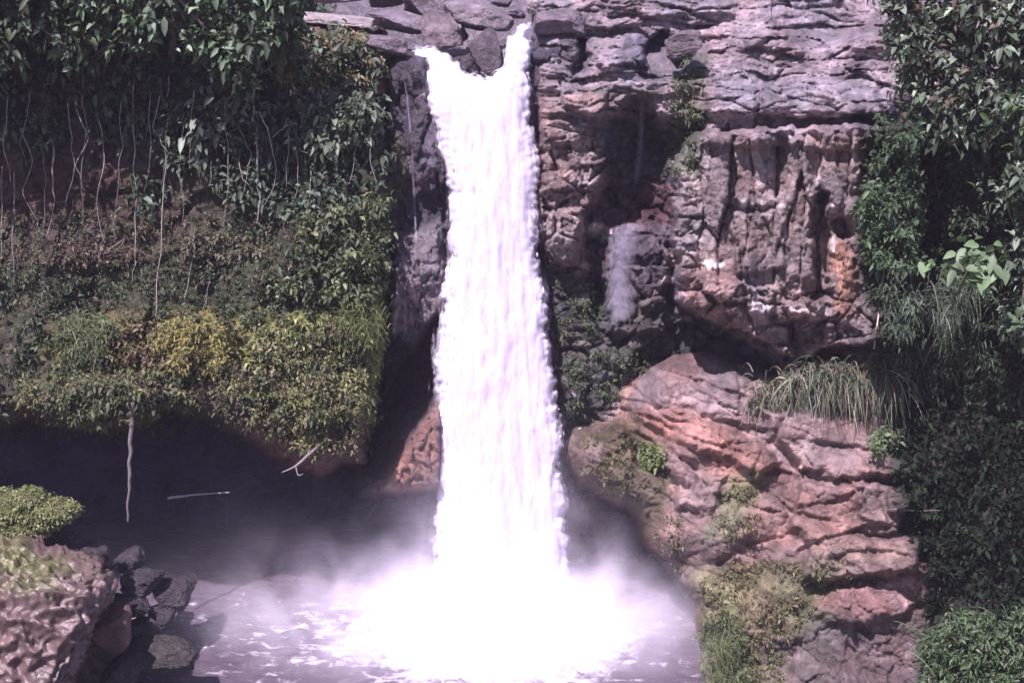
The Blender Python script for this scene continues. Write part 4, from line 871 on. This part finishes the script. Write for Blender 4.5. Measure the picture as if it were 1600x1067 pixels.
shrub('shrub', 'small light green plant growing on the mossy nose of the outcrop', 'plant', OC, [ell(1020, 712, 20, 16)], 80, .17, [(.17, .21, .08), (.12, .16, .06)], 237, clump=0, off=(.1, .4), stems=2)
shrub('shrub', 'low green bush in the bottom of the outcrop by the pool edge', 'bush', OC, [[(1095, 970), (1130, 950), (1170, 1010), (1180, 1120), (1100, 1120)]], 260, .17, [(.10, .125, .05), (.075, .1, .04)], 238, clump=3.7, off=(.0, .4), wr=.3)

# broad leaved plant
def broad():
    rs = np.random.RandomState(9); c = W(1515, 412, -7.6); e = plant('broadleaf_plant', 'bright plant with large broad leaves in front of the dark trees at the right', 'plant', c-G(0, -.9, .8))
    for i in range(52):
        a = i*2.4+rs.uniform(-.2, .2); el = rs.uniform(-.6, .9); d = G(math.cos(a), -.55+.2*el, math.sin(a)*.9); d /= np.linalg.norm(d)
        L = rs.uniform(.28, .52); wv = L*.26; n = 8; s = np.linspace(0, 1, n)
        up = nrm(G(0, -.7, .7)+rs.normal(size=3)*.2); B = nrm(np.cross(d, up)); N = np.cross(B, d)
        st = c+rs.normal(size=3)*np.array([.48, .2, .36])+d*.15
        mid = st+s[:, None]*d*L-G(0, 0, 1)*(s**2)[:, None]*L*.28
        w = wv*np.sin(np.pi*s**.75)**.8; w[0] = .02; w[-1] = .005
        V = np.concatenate([mid-B*w[:, None]+N*w[:, None]*.25, mid, mid+B*w[:, None]+N*w[:, None]*.25]); k = np.arange(n-1)
        F = np.concatenate([np.stack([k, k+1, k+n+1, k+n], 1), np.stack([k+n, k+n+1, k+2*n+1, k+2*n], 1)])
        mesh('leaf', V, [F], LEAF, e, np.ones((len(V), 3))*G(.15, .23, .115)*rs.uniform(.5, 1.35), True)
    V, F = merge([tube([c-G(0, -1.2, 1.2), c-G(0, -.4, .5), c], [.06, .05, .03], 8)]); mesh('stem', V, F, BARK, e, np.ones((len(V), 3))*G(.12, .15, .07), True)
broad()
# tussocks of long blades
def blades(e, c, n, L, spread, col, seed, w=.022, droop=1., out=(0, -.5, .7), part='blades'):
    rs = np.random.RandomState(seed); m = 6; s = np.linspace(0, 1, m)
    base = c+rs.normal(size=(n, 3))*np.array(spread); d = nrm(rs.normal(size=(n, 3))*.75+np.array(out)); ln = L*rs.uniform(.5, 1.2, n)
    mid = base[:, None]+d[:, None]*(s*ln[:, None])[..., None]-G(0, 0, 1)*(droop*ln[:, None]*.6*s**2.2)[..., None]
    B = nrm(np.cross(d, rs.normal(size=(n, 3)))); wd = w*(1-s**2*.9)
    V = np.stack([mid-B[:, None]*wd[None, :, None], mid+B[:, None]*wd[None, :, None]], 2).reshape(-1, 3)
    k = (np.arange(n)[:, None]*m*2+np.arange(m-1)[None]*2).reshape(-1, 1); F = k+np.array([0, 1, 3, 2])
    C = np.array(col)[rs.randint(len(col), size=n)]*(1+.25*rs.normal(size=(n, 1)))
    return mesh(part, V, [F], GRASS, e, np.clip(np.repeat(C, m*2, 0), .01, 1))
RY = [(.14, .16, .115), (.10, .13, .085), (.07, .095, .055), (.26, .26, .2), (.16, .12, .08)]
def tussock(px, py, Y, n, L, sp, label, col, seed, group='tussocks of long grass', **k):
    c = W(px, py, Y); e = plant('grass_tussock', label, 'grass tussock', c, group); k.setdefault('w', .024); blades(e, c, n, L, sp, col, seed, **k)
for i, (a, b, yy, n, L, sp, lb) in enumerate([
        (1310, 585, -3.0, 650, 1.1, (.8, .3, .2), 'large arching grey green grass tussock over the top of the red outcrop'),
        (1230, 605, -2.5, 380, .9, (.5, .25, .2), 'smaller grass tussock drooping over the outcrop at the left of the large one'),
        (1380, 590, -3.3, 300, 1.1, (.4, .3, .2), 'grass tussock with long blades hanging into the dark at the right of the large one'),
        (1190, 630, -2.5, 180, .6, (.3, .2, .1), 'thin low grass patch at the left end of the row of tussocks')]):
    tussock(a, b, yy, n, L, sp, lb, RY, 300+i, droop=1.5, out=(0, -.6, .35))
tussock(1480, 470, -5.0, 260, 1.0, (.5, .3, .4), 'hanging grey green grass below the bright broad leaved plant', [(.09, .12, .08), (.06, .09, .055)], 310, droop=1.8)
tussock(1125, 1025, -6.9, 300, .6, (.22, .15, .42), 'tall weedy grass at the pool edge of the outcrop', [(.15, .18, .07), (.11, .14, .06)], 311, droop=.9, w=.014)
tussock(1520, 1000, -8.6, 420, .9, (.9, .3, .4), 'green grass growing through the bush in the bottom right corner', [(.09, .14, .065), (.06, .1, .045)], 312, droop=.9, w=.016)
tussock(560, 500, -2.2, 380, .6, (.45, .15, .35), 'yellow green grass on the left cliff under the sunlit bush', [(.15, .17, .06), (.11, .14, .05)], 313, droop=1.2, w=.014, group='tussocks of long grass')
tussock(130, 520, -2.3, 200, .55, (.35, .2, .3), 'pale grass sprouting through the small green bush', [(.18, .2, .11), (.13, .16, .08)], 314, droop=1.0, w=.014)

# mossy shrub lower left: soft bright cushion
def cushion():
    c = W(48, 800, -6.6); e = plant('moss_cushion', 'bright yellow green mossy cushion plant above the big boulder', 'plant', c-G(0, 0, .7)); rs = np.random.RandomState(77)
    sc = .0205
    bodies = [(0, 795, 42, 30), (55, 800, 44, 26), (88, 797, 32, 13), (30, 822, 52, 14), (-40, 790, 50, 34), (45, 778, 22, 12)]
    A = []
    for i, (a, b, rx, rz) in enumerate(bodies):
        q = W(a, b, -6.6); 
        n = 900; d = nrm(rs.normal(size=(n, 3))); pos = q+d*G(rx*sc, .55, rz*sc)*(1+.25*perlin(d[:, 0]*3+i, d[:, 1]*3, d[:, 2]*3))[:, None]
        A.append(rosette(rs, pos, d+G(0, -.3, .4), 5, .085, [(.2, .22, .09), (.17, .19, .08), (.24, .25, .12)], cv=.15))
        boulder('mound', q, (rx*sc*.92, .5, rz*sc*.92), 80+i, SOIL, (.14, .16, .06), sub=3, box=.1, cuts=0, rough=.2, parent=e)
    X = [np.concatenate([a[i] for a in A]) for i in range(5)]; leaves('leaves', *X, wr=.6, parent=e)
cushion()
# moss on the big boulder is its own skin
rs = np.random.RandomState(78)

# ================================================================== ROOTS, VINES, DRIFTWOOD
GV = 'roots and vines hanging on the left cliff'
def hang(path, r, label, seed, col=(.30, .27, .24), off=.55, name='hanging_root', group=GV, rel=LC, cat='hanging root', Yf=None):
    P = np.array(path, float); t = np.linspace(0, len(P)-1, 3*(len(P)-1)+1); x = np.interp(t, range(len(P)), P[:, 0]); y = np.interp(t, range(len(P)), P[:, 1])
    D = rel.at(x, y) if Yf is None else np.full(len(x), Yf)
    if Yf is None: D = np.minimum(D, np.median(D)+.3); D = np.convolve(np.r_[D[0], D, D[-1]], np.ones(3)/3, 'valid')
    rs = np.random.RandomState(seed); pts = W(x+rs.normal(size=len(x))*1.1, y, D-off)
    r *= .62 if rel is LC and Yf is None else .85; V, F, T = tube(pts, list(np.linspace(1, .35, len(x))*r), 7, .35, seed); col = np.array(col)*1.05
    o = mesh(name, V, [F, T], BARK, None, np.ones((len(V), 3))*np.array(col), True); return tag(o, label, cat, group)
hang([(208, 120), (209, 200), (212, 300), (211, 400), (208, 440)], .035, 'long straight pale root left of the longest one', 1)
hang([(264, 120), (262, 180), (259, 260), (254, 340), (247, 420), (243, 500)], .04, 'longest pale root, slanting slightly from the bright leafed tree to mid cliff', 2)
hang([(128, 100), (130, 160), (136, 200), (128, 260), (129, 350)], .035, 'knotty root right of the red earth patch', 3, (.2, .18, .16))
hang([(84, 230), (82, 280), (86, 310), (74, 370)], .05, 'thick short root hanging in front of the red earth patch', 4, (.24, .2, .19))
hang([(68, 240), (70, 300), (68, 360)], .03, 'thin short root at the left of the thick one by the red earth', 5, (.17, .14, .14))
hang([(22, 270), (22, 340), (20, 450)], .05, 'pale blurred trunk like root nearest the left edge of the picture', 6, (.17, .15, .15))
hang([(2, 260), (3, 330), (2, 400)], .03, 'root touching the left edge of the picture', 7, (.22, .2, .19))
hang([(395, 120), (398, 170), (399, 220), (402, 280), (406, 320), (402, 350)], .07, 'thick pale stem beside the looping vine', 8, (.22, .21, .20), .8)
hang([(405, 175), (418, 200), (428, 240), (432, 265), (424, 300), (408, 325)], .03, 'pale vine looping round to the right like a bow', 9, (.32, .32, .28), .9)
hang([(424, 215), (445, 200), (450, 185), (470, 235), (490, 245)], .025, 'forked twig between the looping vine and the dark glossy shrub', 10, (.22, .22, .2), .9)
hang([(372, 255), (382, 280), (396, 300)], .025, 'short curled twig left of the thick pale stem', 11, (.26, .25, .22), .9)
hang([(330, 250), (330, 290), (346, 310)], .02, 'thin curled vine under the loose shrub', 12, (.2, .2, .17), .7)
hang([(486, 260), (484, 300), (476, 345)], .04, 'mossy stem under the dark glossy shrub', 13, (.17, .18, .13), .7)
hang([(530, 255), (534, 300), (530, 350)], .035, 'faint mossy stem near the right end of the left cliff', 14, (.12, .13, .09), .5)
hang([(305, 380), (296, 430), (288, 480)], .025, 'thin slanting stalk above the yellow bush', 15, (.24, .22, .2), .5)
hang([(328, 440), (322, 470), (314, 500)], .02, 'shorter slanting stalk right of the other above the yellow bush', 16, (.2, .18, .16), .5)
hang([(170, 500), (150, 540), (140, 600)], .03, 'slanting stalk between the green bush and the brown scrub', 17, (.16, .14, .10), .6)
rs = np.random.RandomState(41)
SPOTS = [('between the edge root and the blurred trunk', 12), ('just right of the blurred trunk', 42), ('left of the knotty root', 108), ('right of the knotty root', 158), ('left of the long straight root', 188), ('between the two long roots', 232), ('just right of the longest root', 284), ('under the left side of the loose shrub', 306), ('under the right side of the loose shrub', 352), ('right of the looping vine', 448), ('under the left side of the dark glossy shrub', 466), ('under the middle of the dark glossy shrub', 508), ('under the right side of the dark glossy shrub', 556), ('close to the right end of the left cliff', 582)]
for i, (w_, x) in enumerate(SPOTS):
    y0 = rs.uniform(130, 210); n_ = rs.randint(3, 5); yy = np.linspace(y0, y0+rs.uniform(90, 230), n_)
    hang([(x+rs.normal()*5, y) for y in yy], rs.uniform(.016, .03), 'faint thin root '+w_, 60+i, (.30, .27, .25), rs.uniform(.7, 1.1))
for i, (pth, w_) in enumerate([([(250, 150), (240, 200), (262, 240), (250, 290)], 'crooked vine crossing the longest root'), ([(120, 170), (138, 215), (118, 260), (132, 300)], 'crooked vine winding round the knotty root'),
        ([(388, 150), (376, 200), (392, 240), (380, 300)], 'crooked vine winding left of the thick pale stem'), ([(30, 200), (50, 250), (36, 300), (60, 350)], 'crooked vine between the blurred trunk and the short roots')]):
    hang(pth, .03, w_, 90+i, (.24, .22, .2), .8, name='vine', cat='vine')
# right side
hang([(1381, 420), (1378, 450), (1372, 490), (1366, 545)], .06, 'pale root hanging at the edge between the orange rock and the trailing bush', 18, (.42, .36, .34), .35, rel=RC, group=None)
hang([(1205, -30), (1206, 0), (1205, 32)], .03, 'thin dark dead stick standing on the plateau at the top edge', 19, (.05, .04, .05), .4, name='dead_stick', rel=RC, group=None, cat='stick')
hang([(1395, 795), (1430, 798), (1470, 797)], .04, 'pale short branch poking out of the dark at the right end of the outcrop', 20, (.16, .14, .13), .35, name='branch', rel=OC, group=None, cat='branch')
# cave: hanging trunk, stranded log, branch
hang([(206, 628), (204, 690), (203, 740), (200, 780), (198, 815)], .10, 'pale broken trunk hanging down in front of the cave', 21, (.15, .13, .125), .2, name='driftwood', Yf=-2.9, group=None, cat='driftwood')
hang([(262, 778), (300, 773), (358, 769)], .06, 'pale log lying level inside the dark cave', 22, (.3, .25, .3), 0, name='log', Yf=.3, group=None, cat='log')
e = plant('branch', 'forked dead branch poking out under the lower right corner of the left cliff', 'branch', W(500, 700, -3.0))
V, F = merge([tube([W(505, 690, -2.6), W(480, 712, -3.1), W(462, 728, -3.3), W(440, 738, -3.4)], [.04, .05, .04, .015], 7, .3), tube([W(462, 728, -3.3), W(466, 742, -3.4), W(474, 740, -3.4)], [.03, .025, .01], 6)])
mesh('limb', V, F, BARK, e, np.ones((len(V), 3))*G(.2, .17, .165), True)
hang([(245, 600), (238, 630), (226, 650)], .03, 'short pale twig on the lower rim right of the dull green bush', 23, (.3, .27, .25), .5, name='twig', group=None, cat='twig')
# trickles over the outcrop and the far right
trickle('trickle', [(918, 662), (896, 675), (886, 690), (882, 720), (880, 760)], [2.2, 2.5, 3, 4, 6], 'curved thin trickle round the nose of the red outcrop', rel=OC, mat=VEIL, off=-.2)


# ================================================================== thin haze volume added to lift the blacks towards purple
def haze():
    m, n, l = newmat('lift_haze'); out = n.new('ShaderNodeOutputMaterial'); v = n.new('ShaderNodeVolumePrincipled'); l.new(v.outputs[0], out.inputs['Volume'])
    v.inputs['Color'].default_value = (.9, .8, 1, 1); v.inputs['Density'].default_value = .00026
    x0, x1, y0, y1, z0, z1 = -190, 190, -190, 190, -4, 75
    V = [(x, y, z) for z in (z0, z1) for y in (y0, y1) for x in (x0, x1)]
    o = mesh('haze', V, [np.array([[0, 2, 3, 1], [4, 5, 7, 6], [0, 1, 5, 4], [2, 6, 7, 3], [0, 4, 6, 2], [1, 3, 7, 5]])], m); tag(o, 'thin purple grey haze added to lift the dark tones of the gorge', 'haze', kind='stuff')
haze()
